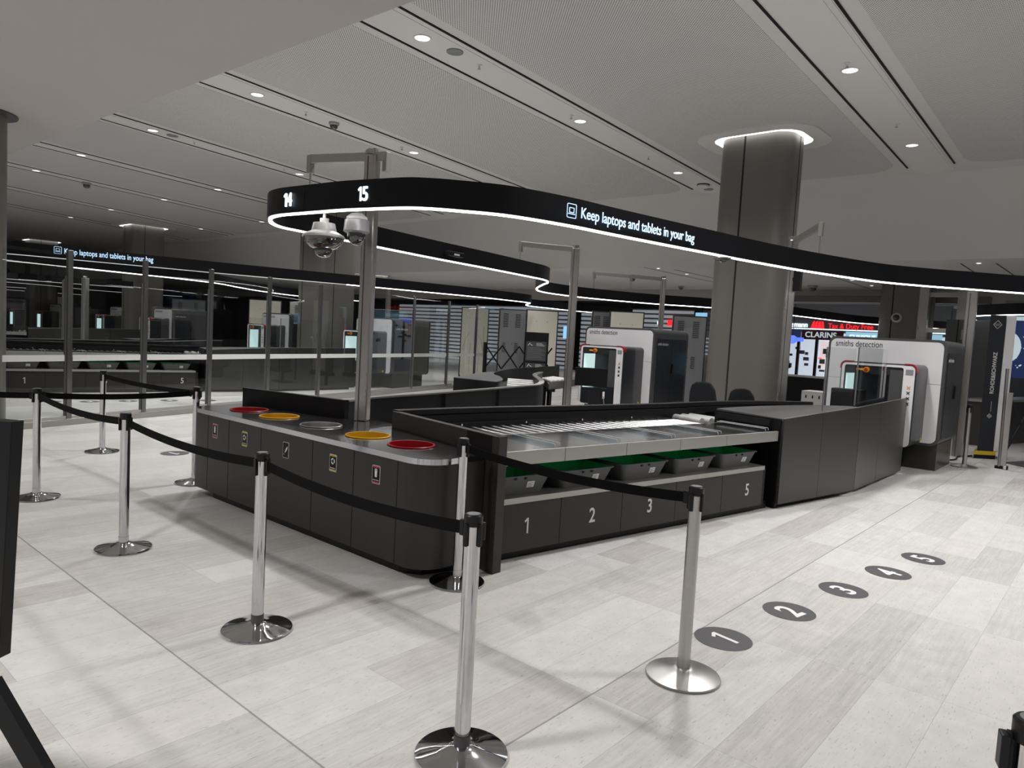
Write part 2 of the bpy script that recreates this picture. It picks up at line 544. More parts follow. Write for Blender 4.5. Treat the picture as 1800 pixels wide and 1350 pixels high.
def catmull(pts, n=8):
    out = []
    P = [pts[0]] + list(pts) + [pts[-1]]
    for i in range(1, len(P) - 2):
        p0, p1, p2, p3 = P[i - 1], P[i], P[i + 1], P[i + 2]
        for k in range(n):
            t = k / n
            out.append(tuple(0.5 * ((2 * p1[j]) + (-p0[j] + p2[j]) * t + (2 * p0[j] - 5 * p1[j] + 4 * p2[j] - p3[j]) * t * t + (-p0[j] + 3 * p1[j] - 3 * p2[j] + p3[j]) * t ** 3) for j in range(len(p1))))
    out.append(tuple(pts[-1]))
    return out

def rrect(x0, x1, y0, y1, r, n=6):
    """rounded rectangle outline; r one value or four (x0y0, x1y0, x1y1, x0y1)"""
    rs = r if isinstance(r, (list, tuple)) else [r] * 4
    out = []
    for (cx, cy, a0, rr) in ((x0 + rs[0], y0 + rs[0], pi, rs[0]), (x1 - rs[1], y0 + rs[1], 1.5 * pi, rs[1]), (x1 - rs[2], y1 - rs[2], 0, rs[2]), (x0 + rs[3], y1 - rs[3], pi / 2, rs[3])):
        if rr < 1e-6:
            out.append((cx, cy))
            continue
        for k in range(n + 1):
            a = a0 + pi / 2 * k / n
            out.append((cx + rr * cos(a), cy + rr * sin(a)))
    return out

def yzprism(mb, pts, x0, x1):
    """prism of a (y,z) outline pulled along x"""
    n = len(pts)
    vs = [(x0, p[0], p[1]) for p in pts] + [(x1, p[0], p[1]) for p in pts]
    return mb.poly(vs, [tuple(range(n - 1, -1, -1)), tuple(range(n, 2 * n))] + [(i, (i + 1) % n, n + (i + 1) % n, n + i) for i in range(n)])

def yzframe(mb, outer, inner, x0, x1):
    """frame between two (y,z) outlines of equal count"""
    n = len(outer)
    vs = [(x0, p[0], p[1]) for p in outer] + [(x0, p[0], p[1]) for p in inner] + [(x1, p[0], p[1]) for p in outer] + [(x1, p[0], p[1]) for p in inner]
    fs = []
    for i in range(n):
        j = (i + 1) % n
        fs += [(i, j, n + j, n + i), (2 * n + i, 3 * n + i, 3 * n + j, 2 * n + j), (i, 2 * n + i, 2 * n + j, j), (n + i, n + j, 3 * n + j, 3 * n + i)]
    return mb.poly(vs, fs)

def numeral(name, body, size, m, parent, loc, rot=(0, 0, 0), ext=0.0015, sx=1.0, bold=0.0):
    """number with a flagged 1; other figures come from the built-in font"""
    bm = bmesh.new()
    x = 0.0
    for ch in body:
        if ch == '1':
            o = [(0.17, -0.35), (0.275, -0.35), (0.275, 0.35), (0.18, 0.35), (0.0, 0.225), (0.045, 0.15), (0.17, 0.235)]
            pts = [((px + x) * size, py * size) for px, py in o]
            n = len(pts)
            vs = [bm.verts.new((*p, -ext)) for p in pts] + [bm.verts.new((*p, ext)) for p in pts]
            bm.faces.new(vs[n:])
            bm.faces.new(vs[:n][::-1])
            for i in range(n):
                bm.faces.new((vs[i], vs[(i + 1) % n], vs[n + (i + 1) % n], vs[n + i]))
            x += 0.275 + 0.09
        else:
            cu = bpy.data.curves.new('figure', 'FONT')
            cu.body = ch
            cu.size = size
            cu.extrude = ext
            cu.offset = bold
            cu.align_y = 'CENTER'
            t = bpy.data.objects.new('figure_curve', cu)
            me = bpy.data.meshes.new_from_object(t)
            bpy.data.objects.remove(t)
            x0 = min(v.co.x for v in me.vertices)
            x1 = max(v.co.x for v in me.vertices)
            ym = (min(v.co.y for v in me.vertices) + max(v.co.y for v in me.vertices)) / 2
            for v in me.vertices:
                v.co.x += x * size - x0
                v.co.y -= ym
            bm.from_mesh(me)
            bpy.data.meshes.remove(me)
            x += (x1 - x0) / size + 0.07
    xs = [v.co.x for v in bm.verts]
    mid = (min(xs) + max(xs)) / 2
    for v in bm.verts:
        v.co.x -= mid
    me = bpy.data.meshes.new(name)
    bmesh.ops.recalc_face_normals(bm, faces=bm.faces)
    bm.to_mesh(me)
    bm.free()
    me.materials.append(m)
    o = bpy.data.objects.new(name, me)
    COL.objects.link(o)
    o.parent = parent
    off = Vector((0, 0, 0))
    q = parent
    while q is not None:
        off += q.location
        q = q.parent
    o.location = Vector(loc) - off
    o.rotation_euler = rot
    o.scale = (sx, 1, 1)
    return o

# ================================================================ THE SETTING
fl = MB().box(-9, 42, -12, 62, -0.1, 0.0).build('floor', M['floor'])
struct(fl)
ce = MB().box(-9, 42, -12, 62, ZC, ZC + 0.1).build('ceiling', M['ceil'])
struct(ce)
ZB = 4.0
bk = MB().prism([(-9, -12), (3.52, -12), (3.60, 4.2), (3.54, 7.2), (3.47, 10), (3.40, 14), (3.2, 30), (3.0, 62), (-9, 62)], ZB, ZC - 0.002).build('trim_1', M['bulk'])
struct(bk)
ZL = 3.40
lowc = MB()
lowc.poly([(14.75, -12, ZC), (15.55, -12, ZL), (42, -12, ZL), (42, -12, ZC), (14.75, 62, ZC), (15.55, 62, ZL), (42, 62, ZL), (42, 62, ZC)],
          [(0, 1, 2, 3), (7, 6, 5, 4), (0, 4, 5, 1), (1, 5, 6, 2), (2, 6, 7, 3), (3, 7, 4, 0)])
struct(lowc.build('trim_60', M['ceil']))
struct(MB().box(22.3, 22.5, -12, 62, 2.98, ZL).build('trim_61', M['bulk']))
lowm = MB()
for (p_, q_) in (((15.68, 9.46), (21.5, 9.52)), ((16.3, 8.95), (21.5, 8.9)), ((16.2, 2.72), (18.5, 2.74)), ((16.3, 2.15), (18.5, 2.12)), ((17.5, 5.2), (22, 5.2)), ((17.5, 5.8), (22, 5.85))):
    lowm.seg(p_, q_, 0.02, ZL - 0.006, ZL + 0.01)
struct(lowm.build('trim_62', M['slot']))
wb = MB().box(30.9, 31.1, -12, 62, 0, ZC).build('wall_back', M['wall'])
struct(wb)
wl = MB().box(-9, 42, 61.8, 62, 0, ZC).build('wall_left', M['wall'])
struct(wl)

STRIPS = {  # lower edge y at x=5, slope, upper edge y at x=5, slope
    'Z': (-1.32, 0.0, -0.70, 0.0), 'B': (2.36, 0.026, 2.96, 0.039), 'A': (6.03, 0.077, 6.66, 0.085), 'C': (9.58, 0.150, 10.28, 0.138),
    'D': (13.25, 0.21, 13.78, 0.213), 'E': (16.88, 0.26, 17.32, 0.26), 'F': (19.9, 0.30, 20.35, 0.30), 'G': (23.4, 0.41, 23.9, 0.41), 'H': (27.0, 0.45, 27.5, 0.45)}
order = ['Z', 'B', 'A', 'C', 'D', 'E', 'F', 'G', 'H']
def ly(k, which, x):
    s = STRIPS[k]
    return s[2 * which] + s[2 * which + 1] * (x - 5)
tn = 2
XE = 14.1
for k in order:
    mb = MB()
    lo = lambda x: ly(k, 0, x)
    up = lambda x: ly(k, 1, x)
    mb.prism([(3.3, lo(3.3) + 0.02), (XE + 0.45, lo(XE + 0.45) + 0.06), (XE + 0.6, (lo(XE) + up(XE)) / 2), (XE + 0.45, up(XE + 0.45) - 0.06), (3.3, up(3.3) - 0.02)], ZC - 0.006, ZC + 0.01)
    o = struct(mb.build('trim_%d' % tn, M['strip'])); tn += 1
    mb = MB()
    for f in (lo, up):
        mb.seg((3.3, f(3.3)), (XE, f(XE)), 0.026, ZC - 0.012, ZC + 0.01)
    struct(mb.build('trim_%d' % tn, M['slot'])); tn += 1
    # a shallow step beside the lower slot
    mb = MB().seg((3.3, lo(3.3) + 0.12), (XE + 0.3, lo(XE + 0.3) + 0.12), 0.05, ZC - 0.013, ZC)
    struct(mb.build('trim_%d' % tn, M['strip'])); tn += 1
for i in range(len(order) - 1):
    a, b = order[i], order[i + 1]
    lo = lambda x: ly(a, 1, x) + 0.17
    up = lambda x: ly(b, 0, x) - 0.17
    x1 = 14.25
    pts = [(3.3, lo(3.3)), (x1 - 0.5, lo(x1 - 0.5))]
    for q in range(1, 7):
        t = q / 6 * pi / 2
        pts.append((x1 - 0.5 + 0.5 * sin(t), lo(x1) + 0.5 - 0.5 * cos(t)))
    for q in range(0, 7):
        t = q / 6 * pi / 2
        pts.append((x1 - 0.5 + 0.5 * cos(t), up(x1) - 0.5 + 0.5 * sin(t)))
    pts += [(x1 - 0.5, up(x1 - 0.5)), (3.3, up(3.3))]
    struct(MB().prism(pts, ZC - 0.004, ZC + 0.01).build('trim_%d' % tn, M['perf'])); tn += 1

# ---- downlights, each with the lamp it carries, plus unseen spots added for light
def add_spot(x, y, z, w):
    ld = bpy.data.lights.new('downlight_or_fill_beam', 'SPOT')
    ld.energy = w
    ld.spot_size = radians(135)
    ld.spot_blend = 0.9
    ld.shadow_soft_size = 0.16
    ld.color = (1.0, 0.99, 0.975)
    o = bpy.data.objects.new('downlight_or_fill_beam', ld)
    COL.objects.link(o)
    o.location = (x, y, z)
    return o
dl_proto = None
def downlight(x, y, z, label, w=LAMP_W, show=True):
    global dl_proto
    if show:
        if dl_proto is None:
            r = thing('downlight', label, 'ceiling light', (0, 0, 0), 'round downlights in the ceiling strips')
            mb = MB()
            mb.lathe([(0.085, 0.0), (0.105, 0.0), (0.105, -0.008), (0.088, -0.008), (0.082, 0.0)], 28, cap=False)
            mb.build('trim_ring', M['strip'], r, smooth=True)
            MB().lathe([(0.001, 0.0), (0.084, 0.0), (0.084, -0.004), (0.001, -0.003)], 28, cap=False).build('lens', M['lamp'], r)
            mb = MB()
            for q in range(5):
                y0 = -0.06 + q * 0.03
                h = sqrt(0.08 ** 2 - y0 ** 2)
                mb.box(-h, h, y0 - 0.003, y0 + 0.003, -0.007, -0.004)
            mb.build('louvre', M['lampdim'], r)
            dl_proto = r
        else:
            r = copy_tree(dl_proto)
        r.location = (x, y, z - 0.006)
        if z < 3.6:
            r.scale = (0.5, 0.5, 1)
        r['label'] = label
    if w:
        add_spot(x, y, z - 0.06, w)
ROWN = {'B': 'strip nearest the upper right corner', 'A': 'strip passing above the numbered sign', 'C': 'strip with the black dome camera', 'D': 'fourth ceiling strip from the right',
        'E': 'fifth ceiling strip from the right', 'F': 'sixth ceiling strip from the right', 'G': 'seventh ceiling strip from the right', 'H': 'farthest ceiling strip on the left', 'Z': ''}
POSN = ['nearest the camera', 'midway along', 'toward the far end']
for k in order:
    for i, x in enumerate((5.5, 8.95, 12.6)):
        y = (ly(k, 0, x) + ly(k, 1, x)) / 2 + 0.02
        vis = not (k == 'Z' or (k == 'B' and i == 0))
        downlight(x, y, ZC, 'round bright downlight, %s in the %s' % (POSN[i], ROWN[k]), w=LAMP_W * (1.0, 0.9, 0.45)[i] * {'E': 0.6, 'F': 0.5, 'G': 0.4, 'H': 0.4}.get(k, 1.0), show=vis)
for y in (-2.5, 3.0, 9.0, 18):        # unseen lamps added for light behind the camera, under the low bulkhead
    for x in (-4.5, -0.6):
        downlight(x, y, ZB, '', LAMP_W * 1.05, show=False)
for i, (x, y) in enumerate(((15.95, 9.2), (17.4, 9.17), (19.4, 5.6), (21.0, 5.55), (16.2, 2.42))):
    downlight(x, y, ZL, 'small distant downlight on the low rear ceiling, ' + ('left of the big column, nearer', 'left of the big column, farther', 'between the columns, left one', 'between the columns, right one', 'above the right end of the band')[i], 0)
for (x, y) in ((16.6, 12.0), (16.6, 15.5), (16.6, 20.5)):  # unseen lamps added to brighten the cream panels behind the glass
    downlight(x, y, ZL, '', LAMP_W * 0.30, show=False)
for y in (3.5, 10, 17, 27):                # more unseen lamps, added to light the far things beyond the columns
    for x in (18.0, 25.0):
        downlight(x, y, ZL, '', LAMP_W * 0.34, show=False)

# flat speaker discs, sprinklers and domes in the strips
def on_ceiling_disc(x, y, label):
    o = MB().lathe([(0.10, 0), (0.10, -0.012), (0.094, -0.016), (0.0005, -0.016)], 28, (x, y, ZC - 0.006), cap=False).build('ceiling_speaker', M['greyface'], smooth=True)
    tag(o, label, 'speaker', 'grey speaker discs in the ceiling strips')
on_ceiling_disc(5.98, 6.37, 'grey round ceiling speaker beside the brightest downlight')
on_ceiling_disc(5.85, 13.65, 'grey round ceiling speaker in the fourth strip, farther left')
on_ceiling_disc(14.2, 7.12, 'grey round ceiling speaker at the end of the strip by the column')
sp0 = None
for (x, y, lab) in ((6.45, 6.42, 'small sprinkler head just right of the grey ceiling speaker'), (8.65, 6.63, 'small sprinkler head left of the middle downlight above the lettered sign'),
                    (11.28, 6.86, 'small sprinkler head near the end of the strip over the lettered sign'), (8.72, 2.77, 'small sprinkler head beside the upper right downlight'),
                    (11.35, 2.86, 'small sprinkler head above the lower right downlight'), (8.57, 10.41, 'small sprinkler head left of the downlight above the pole arm'),
                    (6.38, 10.12, 'small sprinkler head left of the black ceiling dome'), (6.28, 13.71, 'small sprinkler head in the fourth ceiling strip'),
                    (8.43, 14.14, 'small sprinkler head above the left end of the pole arm')):
    if sp0 is None:
        sp0 = thing('sprinkler', lab, 'sprinkler', (0, 0, 0), 'sprinkler heads in the ceiling strips')
        MB().lathe([(0.001, 0), (0.035, 0), (0.035, -0.006), (0.012, -0.008), (0.010, -0.035), (0.001, -0.035)], 16, cap=False).build('stem', M['strip'], sp0, smooth=True)
        MB().lathe([(0.001, -0.05), (0.022, -0.05), (0.022, -0.053), (0.001, -0.053)], 16, cap=False).build('deflector', M['satin'], sp0)
        MB().box(-0.003, 0.003, -0.012, 0.012, -0.05, -0.03).build('frame', M['satin'], sp0)
        r = sp0
    else:
        r = copy_tree(sp0)
    r.location = (x, y, ZC - 0.006)
    r['label'] = lab
def ceiling_dome(x, y, z, label, s=1.0):
    r = thing('ceiling_camera', label, 'security camera', (x, y, z), 'small dome cameras on the ceiling')
    MB().lathe([(0.001, 0), (0.085 * s, 0), (0.085 * s, -0.03 * s), (0.07 * s, -0.045 * s), (0.001, -0.045 * s)], 20, (x, y, z), cap=False).build('housing', M['domegrey'], r, smooth=True)
    MB().lathe([(0.065 * s, -0.045 * s), (0.062 * s, -0.075 * s), (0.045 * s, -0.1 * s), (0.02 * s, -0.112 * s), (0.001, -0.114 * s)], 20, (x, y, z), cap=False).build('dome', M['domeglass'], r, smooth=True)
ceiling_dome(6.97, 10.22, ZC - 0.006, 'black dome camera in the third ceiling strip, above the pole arm', 1.0)
ceiling_dome(6.75, 20.75, ZC - 0.006, 'small black dome camera on the far left ceiling strip', 1.3)
ceiling_dome(18.0, 11.2, ZL, 'tiny dome camera on the ceiling above the middle scanner', 1.1)
ceiling_dome(21.0, 11.24, ZL, 'tiny dome camera on the ceiling left of the big column', 1.1)
ceiling_dome(20.9, 7.07, ZL, 'dome camera on the ceiling right of the big column', 1.6)
sd = thing('smoke_detector', 'white round detector with black top at the strip end by the column', 'detector', (13.75, 7.02, ZC))
MB().lathe([(0.001, 0), (0.13, 0), (0.13, -0.02), (0.001, -0.02)], 24, (13.75, 7.02, ZC - 0.006), cap=False).build('mount', M['black'], sd)
MB().lathe([(0.001, -0.02), (0.12, -0.02), (0.12, -0.05), (0.09, -0.07), (0.001, -0.07)], 24, (13.75, 7.02, ZC - 0.006), cap=False).build('sensor', M['strip'], sd, smooth=True)

# ---- columns
def column(x0, x1, y0, y1, seam_y, label, halo=True):
    top = ZC + 0.02 if halo else ZL + 0.02
    r = thing('column', label, 'column', (x0, (y0 + y1) / 2, 0), 'grey clad columns of the hall')
    out = rrect(x0, x1, y0, y1, 0.26, 8)
    MB().prism(out, 0, top).build('cladding', M['column'], r, smooth=True)
    MB().box(x0 - 0.003, x0 + 0.02, seam_y - 0.014, seam_y + 0.014, 0, top - 0.04).build('joint', M['seam'], r)
    MB().box(x0 + 0.4, x0 + 0.42, y0 - 0.003, y0 + 0.02, 0, top - 0.04).build('joint', M['seam'], r)
    if halo:
        o1 = rrect(x0 - 0.115, x1 + 0.115, y0 - 0.115, y1 + 0.115, 0.32, 8)
        i1 = rrect(x0 + 0.004, x1 - 0.004, y0 + 0.004, y1 - 0.004, 0.26, 8)
        o2 = rrect(x0 - 0.36, x1 + 0.36, y0 - 0.36, y1 + 0.36, 0.5, 8)
        def ringz(mb, A, B, z0, z1):
            n = len(A)
            vs = [(*p, z0) for p in A] + [(*p, z0) for p in B] + [(*p, z1) for p in A] + [(*p, z1) for p in B]
            fs = []
            for i in range(n):
                j = (i + 1) % n
                fs += [(i, j, n + j, n + i), (2 * n + i, 3 * n + i, 3 * n + j, 2 * n + j), (i, 2 * n + i, 2 * n + j, j), (n + i, n + j, 3 * n + j, 3 * n + i)]
            return mb.poly(vs, fs)
        ringz(MB(), o2, o1, ZC - 0.03, ZC + 0.002).build('ceiling_collar', M['ceil'], r)
        ringz(MB(), o1, i1, ZC - 0.014, ZC - 0.006).build('cove_light', M['halo'], r)
    return r
column(10.85, 11.62, 4.17, 5.34, 4.88, 'big grey clad column right of centre with a glowing ring at the ceiling')
column(20.4, 21.5, 4.05, 5.20, 4.85, 'grey clad column behind the right scanner, dome camera on it', False)
column(10.75, 11.95, 16.1, 17.3, 16.95, 'grey clad column left of the sign pole, seen through the glass screen')
column(10.75, 11.95, 28.2, 29.4, 29.0, 'slimmer looking grey column behind the far lettered sign')
column(10.75, 11.95, 40.3, 41.5, 41.1, 'farthest grey column at the left, partly behind the far sign')
lc = thing('column', 'round grey column cut by the left edge of the photo', 'column', (2.40, 11.35, 0))
MB().lathe([(0.34, 0.0), (0.34, ZB)], 40, (2.40, 11.35, 0), cap=False).build('cladding', M['column'], lc, smooth=True)
MB().lathe([(0.34, ZB - 0.002), (0.46, ZB - 0.002), (0.46, ZB - 0.02), (0.34, ZB - 0.02)], 40, (2.40, 11.35, 0), cap=False).build('collar', M['grey_shell'], lc)
cc = thing('column_camera', 'white ringed dome camera fixed on the rear column', 'security camera', (20.4, 4.72, 2.52))
def dome_side(r, x, y, z, s):
    mb = MB()
    vs = []
    for i in range(7):
        a = i / 6 * pi / 2
        vs.append((0.10 * s * cos(a), 0.10 * s * sin(a)))
    def lat(prof, m, nm):
        mb = MB()
        segs = 24
        V, F = [], []
        for rr, d in prof:
            for k in range(segs):
                t = 2 * pi * k / segs
                V.append((x - d, y + rr * cos(t), z + rr * sin(t)))
        for i in range(len(prof) - 1):
            for k in range(segs):
                k2 = (k + 1) % segs
                F.append((i * segs + k, i * segs + k2, (i + 1) * segs + k2, (i + 1) * segs + k))
        mb.poly(V, F).build(nm, m, r, smooth=True)
    lat([(0.17 * s, 0), (0.17 * s, 0.05), (0.14 * s, 0.08), (0.10 * s, 0.08)], M['domewhite'], 'housing')
    lat([(0.105 * s, 0.078), (0.09 * s, 0.13), (0.05 * s, 0.165), (0.001, 0.175)], M['domeglass'], 'dome')
dome_side(cc, 20.4, 4.72, 2.52, 0.75)

# ================================================================ THE BIN COUNTER
CT = 0.765
bc = thing('bin_counter', 'long dark counter with a steel top and five round bin openings', 'counter', (2.87, 4.5, 0))
xf = 2.87
MB().prism([(xf + 0.07, 3.42), (xf + 0.14, 3.28), (3.28, 3.2), (3.36, 4.2), (3.54, 4.45), (3.72, 4.45), (3.72, 4.93), (3.54, 4.95), (3.33, 6.12), (xf + 0.2, 6.15), (xf + 0.07, 5.9)], 0, 0.08).build('plinth', M['black'], bc)
ys = [5.88, 5.52, 5.02, 4.32, 3.84, 3.39]
wdt = ['far left', 'second', 'middle', 'fourth', 'near']
for i in range(5):
    MB().box(xf, xf + 0.025, ys[i + 1] + 0.003, ys[i] - 0.003, 0.075, 0.728).build('front_panel', M['darkmetal'], bc, bevel=0.002)
MB().box(xf + 0.012, xf + 0.03, 3.39, 5.88, 0.09, 0.72).build('carcass', M['seam'], bc)
mb = MB()
arc = [(xf + 0.012, 3.387)] + [(3.055 - 0.173 * cos(t), 3.32 - 0.173 * sin(t) * 1.0) for t in [q / 10 * pi / 2 for q in range(11)]] + [(3.37, 3.135)]
mb.ribbon(arc, 0.024, 0.075, 0.728)
mb.build('corner_panel', M['darkmetal'], bc, smooth=True)
arc2 = [(xf + 0.012, 5.883)] + [(3.05 - 0.168 * cos(t), 6.08 + 0.12 * sin(t)) for t in [q / 10 * pi / 2 for q in range(11)]] + [(3.36, 6.20)]
MB().ribbon(arc2, 0.024, 0.075, 0.728).build('corner_panel', M['darkmetal'], bc, smooth=True)
# steel top with five round openings
HOLES = [(3.185, 5.78), (3.185, 5.29), (3.19, 4.70), (3.185, 4.11), (3.19, 3.64)]
outl = [(xf - 0.012, 6.02)] + [(3.05 - 0.192 * cos(t), 6.06 + 0.155 * sin(t)) for t in [q / 8 * pi / 2 for q in range(1, 9)]] + [(3.355, 6.24), (3.60, 4.97), (3.76, 4.97), (3.76, 4.41), (3.60, 4.41), (3.335, 3.115)] + [(3.06 - 0.192 * sin(t), 3.31 - 0.195 * cos(t)) for t in [q / 8 * pi / 2 for q in range(9)]]
def filled(name, outline, holes, z, th, m, parent, rad=0.152):
    cu = bpy.data.curves.new(name, 'CURVE')
    cu.dimensions = '2D'
    cu.fill_mode = 'BOTH'
    cu.extrude = th / 2
    off = parent.location
    for k, pts in enumerate([outline] + [[(hx + rad * cos(2 * pi * q / 40), hy + rad * sin(2 * pi * q / 40)) for q in range(40)] for hx, hy in holes]):
        sp = cu.splines.new('POLY')
        sp.points.add(len(pts) - 1)
        for i, pnt in enumerate(pts):
            sp.points[i].co = (pnt[0] - off.x, pnt[1] - off.y, 0, 1)
        sp.use_cyclic_u = True
    t = bpy.data.objects.new(name + '_c', cu)
    me = bpy.data.meshes.new_from_object(t)
    bpy.data.objects.remove(t)
    for v in me.vertices:
        v.co.z += z - th / 2 - off.z
    me.materials.clear()
    me.materials.append(m)
    o = bpy.data.objects.new(name, me)
    COL.objects.link(o)
    o.parent = parent
    return o
filled('steel_top', outl, HOLES, CT, 0.036, M['deck'], bc)
BINM = ['binred', 'binyellow', 'binsteel', 'binyellow', 'binred']
for (hx, hy), mm in zip(HOLES, BINM):
    o = MB().lathe([(0.158, CT + 0.001), (0.163, CT + 0.005), (0.158, CT + 0.009), (0.149, CT + 0.008), (0.146, CT - 0.01), (0.138, CT - 0.25), (0.001, CT - 0.26)], 40, (hx, hy, 0), cap=False).build('bin_liner', M[mm], bc, smooth=True)
    o['label'] = {'binred': 'red round bin liner', 'binyellow': 'yellow round bin liner', 'binsteel': 'steel round bin liner'}[mm]
# stickers on the panels
def sticker(y, z, kind):
    w, h = 0.080, 0.118
    x = xf
    s = MB()
    yzprism(s, rrect(y - w / 2, y + w / 2, z - h / 2, z + h / 2, 0.008, 4), x - 0.002, x + 0.001)
    st = s.build('sticker', M['label'], bc)
    st['label'] = {'waste': 'red banded general waste sticker', 'recycle': 'yellow banded recycling sticker', 'liquid': 'white outlined bottle pouring sticker'}[kind]
    a = MB()
    yzprism(a, rrect(y - w / 2 + 0.003, y + w / 2 - 0.003, z - h / 2 + 0.003, z + h / 2 - 0.003, 0.006, 4), x - 0.0026, x - 0.001)
    a.build('sticker_face', M['blackpanel'], st)
    if kind != 'liquid':
        bm_ = MB()
        mcol = M['pink'] if kind == 'waste' else M['olive']
        bm_.box(x - 0.0032, x - 0.002, y - w / 2 + 0.004, y + w / 2 - 0.004, z + h / 2 - 0.014, z + h / 2 - 0.004)
        bm_.box(x - 0.0032, x - 0.002, y - w / 2 + 0.004, y + w / 2 - 0.004, z - h / 2 + 0.004, z - h / 2 + 0.014)
        bm_.build('colour_band', mcol, st)
    ic = MB()
    if kind == 'waste':
        vs = [(-0.013, 0.022), (0.013, 0.022), (0.010, -0.022), (-0.010, -0.022)]
        yzprism(ic, [(y + a_, z + b_ + 0.006) for a_, b_ in vs], x - 0.0036, x - 0.0022)
        ic.box(x - 0.0036, x - 0.0022, y - 0.015, y + 0.015, z + 0.031, z + 0.035)
        ic.box(x - 0.0036, x - 0.0022, y - 0.005, y + 0.005, z + 0.035, z + 0.040)
        text('sticker_words', 'General Waste', 0.0095, M['label'], st, (x - 0.003, y, z - 0.035), (pi / 2, 0, -pi / 2))
    elif kind == 'recycle':
        for q in range(3):
            t0 = q * 2 * pi / 3 + 0.2
            pa = [(y + 0.022 * cos(t0 + s_ * 0.32) , z + 0.012 + 0.022 * sin(t0 + s_ * 0.32)) for s_ in range(5)]
            pb = [(y + 0.012 * cos(t0 + s_ * 0.32), z + 0.012 + 0.012 * sin(t0 + s_ * 0.32)) for s_ in range(4, -1, -1)]
            yzprism(ic, pa + [(y + 0.017 * cos(t0 + 1.75), z + 0.012 + 0.017 * sin(t0 + 1.75))] + pb, x - 0.0036, x - 0.0022)
        text('sticker_words', 'Cans & Bottles', 0.0095, M['label'], st, (x - 0.003, y, z - 0.035), (pi / 2, 0, -pi / 2))
    else:
        yzprism(ic, [(y - 0.022, z + 0.030), (y - 0.004, z + 0.012), (y + 0.008, z - 0.012), (y + 0.014, z - 0.020), (y + 0.004, z - 0.018), (y - 0.012, z - 0.004), (y - 0.026, z + 0.016)], x - 0.0036, x - 0.0022)
        yzprism(ic, rrect(y + 0.018, y + 0.024, z - 0.036, z - 0.028, 0.002, 3), x - 0.0036, x - 0.0022)
    ic.build('pictogram', M['label'], st)
for y_, k_ in zip((5.755, 5.265, 4.665, 4.07, 3.60), ('waste', 'recycle', 'liquid', 'recycle', 'waste')):
    sticker(y_, 0.605, k_)

# ================================================================ LANE 15 (near): tray bench
LO = (3.46, 3.13)
def F(u, v):
    return (LO[0] + 0.985 * u + 0.174 * v, LO[1] - 0.174 * u + 0.985 * v)
LANE_ANG = atan2(-0.174, 0.985)
def uvbox(mb, u0, u1, v0, v1, z0, z1):
    return mb.prism([F(u0, v0), F(u1, v0), F(u1, v1), F(u0, v1)], z0, z1)
lane = thing('tray_bench', 'long dark tray bench with numbers 1 to 5 and a roller deck, nearest lane', 'counter', (LO[0], LO[1], 0))
uvbox(MB(), 0.02, 3.44, 0.06, 1.2, 0, 0.07).build('plinth', M['black'], lane)
su = [0.0, 0.64, 1.29, 1.95, 2.60, 3.25]
for i in range(5):
    p_ = uvbox(MB(), su[i] + 0.002, su[i + 1] - 0.002, 0.0, 0.022, 0.065, 0.398).build('front_panel', M['darkmetal'], lane, bevel=0.0015)
    uc = (su[i] + su[i + 1]) / 2 + (0.07 if i == 4 else 0.0)
    x_, y_ = F(uc, -0.0015)
    numeral('panel_number', str(i + 1), 0.155, M['digit'], p_, (x_, y_, 0.235), (pi / 2, 0, LANE_ANG), 0.001, sx=0.86, bold=0.002)
    a_ = uvbox(MB(), su[i] + 0.002, (su[i + 1] if i < 4 else 3.44) - 0.002, -0.012, 0.012, 0.668, 0.763).build('apron_panel', M['lip'], lane, bevel=0.0015)
uvbox(MB(), 0.0, 3.30, 0.01, 0.55, 0.075, 0.405).build('carcass', M['seam'], lane)
uvbox(MB(), 0.0, 3.25, -0.012, 0.50, 0.402, 0.442).build('shelf', M['lip'], lane, bevel=0.002)
uvbox(MB(), 0.0, 3.44, 0.50, 0.56, 0.40, 0.74).build('bay_back', M['black'], lane)
uvbox(MB(), 0.0, 3.44, 0.012, 0.65, 0.735, 0.760).build('deck', M['deck'], lane, bevel=0.001)
for i in range(1, 6):
    d_ = MB()
    u_ = su[i] if i < 5 else 3.36
    uvbox(d_, u_ - 0.003, u_ + 0.003, 0.05, 0.60, 0.760, 0.79)
    uvbox(d_, u_ - 0.05, u_ - 0.044, 0.05, 0.60, 0.760, 0.785)
    d_ = d_.build('divider', M['acrylic'], lane)
    e_ = MB()
    for du, zt in ((0.0, 0.79), (-0.047, 0.785)):
        e_.tube([(*F(u_ + du, 0.05), zt - 0.02), (*F(u_ + du, 0.055), zt), (*F(u_ + du, 0.6), zt)], 0.0022, 6)
    e_.build('divider_edge', M['frost'], d_)
uvbox(MB(), 0.0, 3.9, 0.65, 1.20, 0.60, 0.70).build('roller_trough', M['black'], lane)
uvbox(MB(), 0.0, 3.5, 0.650, 0.662, 0.70, 0.762).build('roller_rail', M['satin'], lane)
uvbox(MB(), 0.0, 3.9, 1.165, 1.20, 0.70, 0.79).build('roller_rail', M['black'], lane)
u_ = 0.14
while u_ < 3.25:
    a3, b3 = F(u_, 0.665), F(u_, 1.165)
    MB().tube([(*a3, 0.738), (*b3, 0.738)], 0.019, 12).build('roller', M['roller'], lane, smooth=True)
    u_ += 0.105
for u_ in (3.33, 3.46, 3.60):
    a3, b3 = F(u_, 0.80 - (u_ - 3.3) * 0.2), F(u_ + 0.02, 1.165)
    MB().tube([(*a3, 0.750), (*b3, 0.750)], 0.042, 14).build('drive_roller', M['rollergrey'], lane, smooth=True)
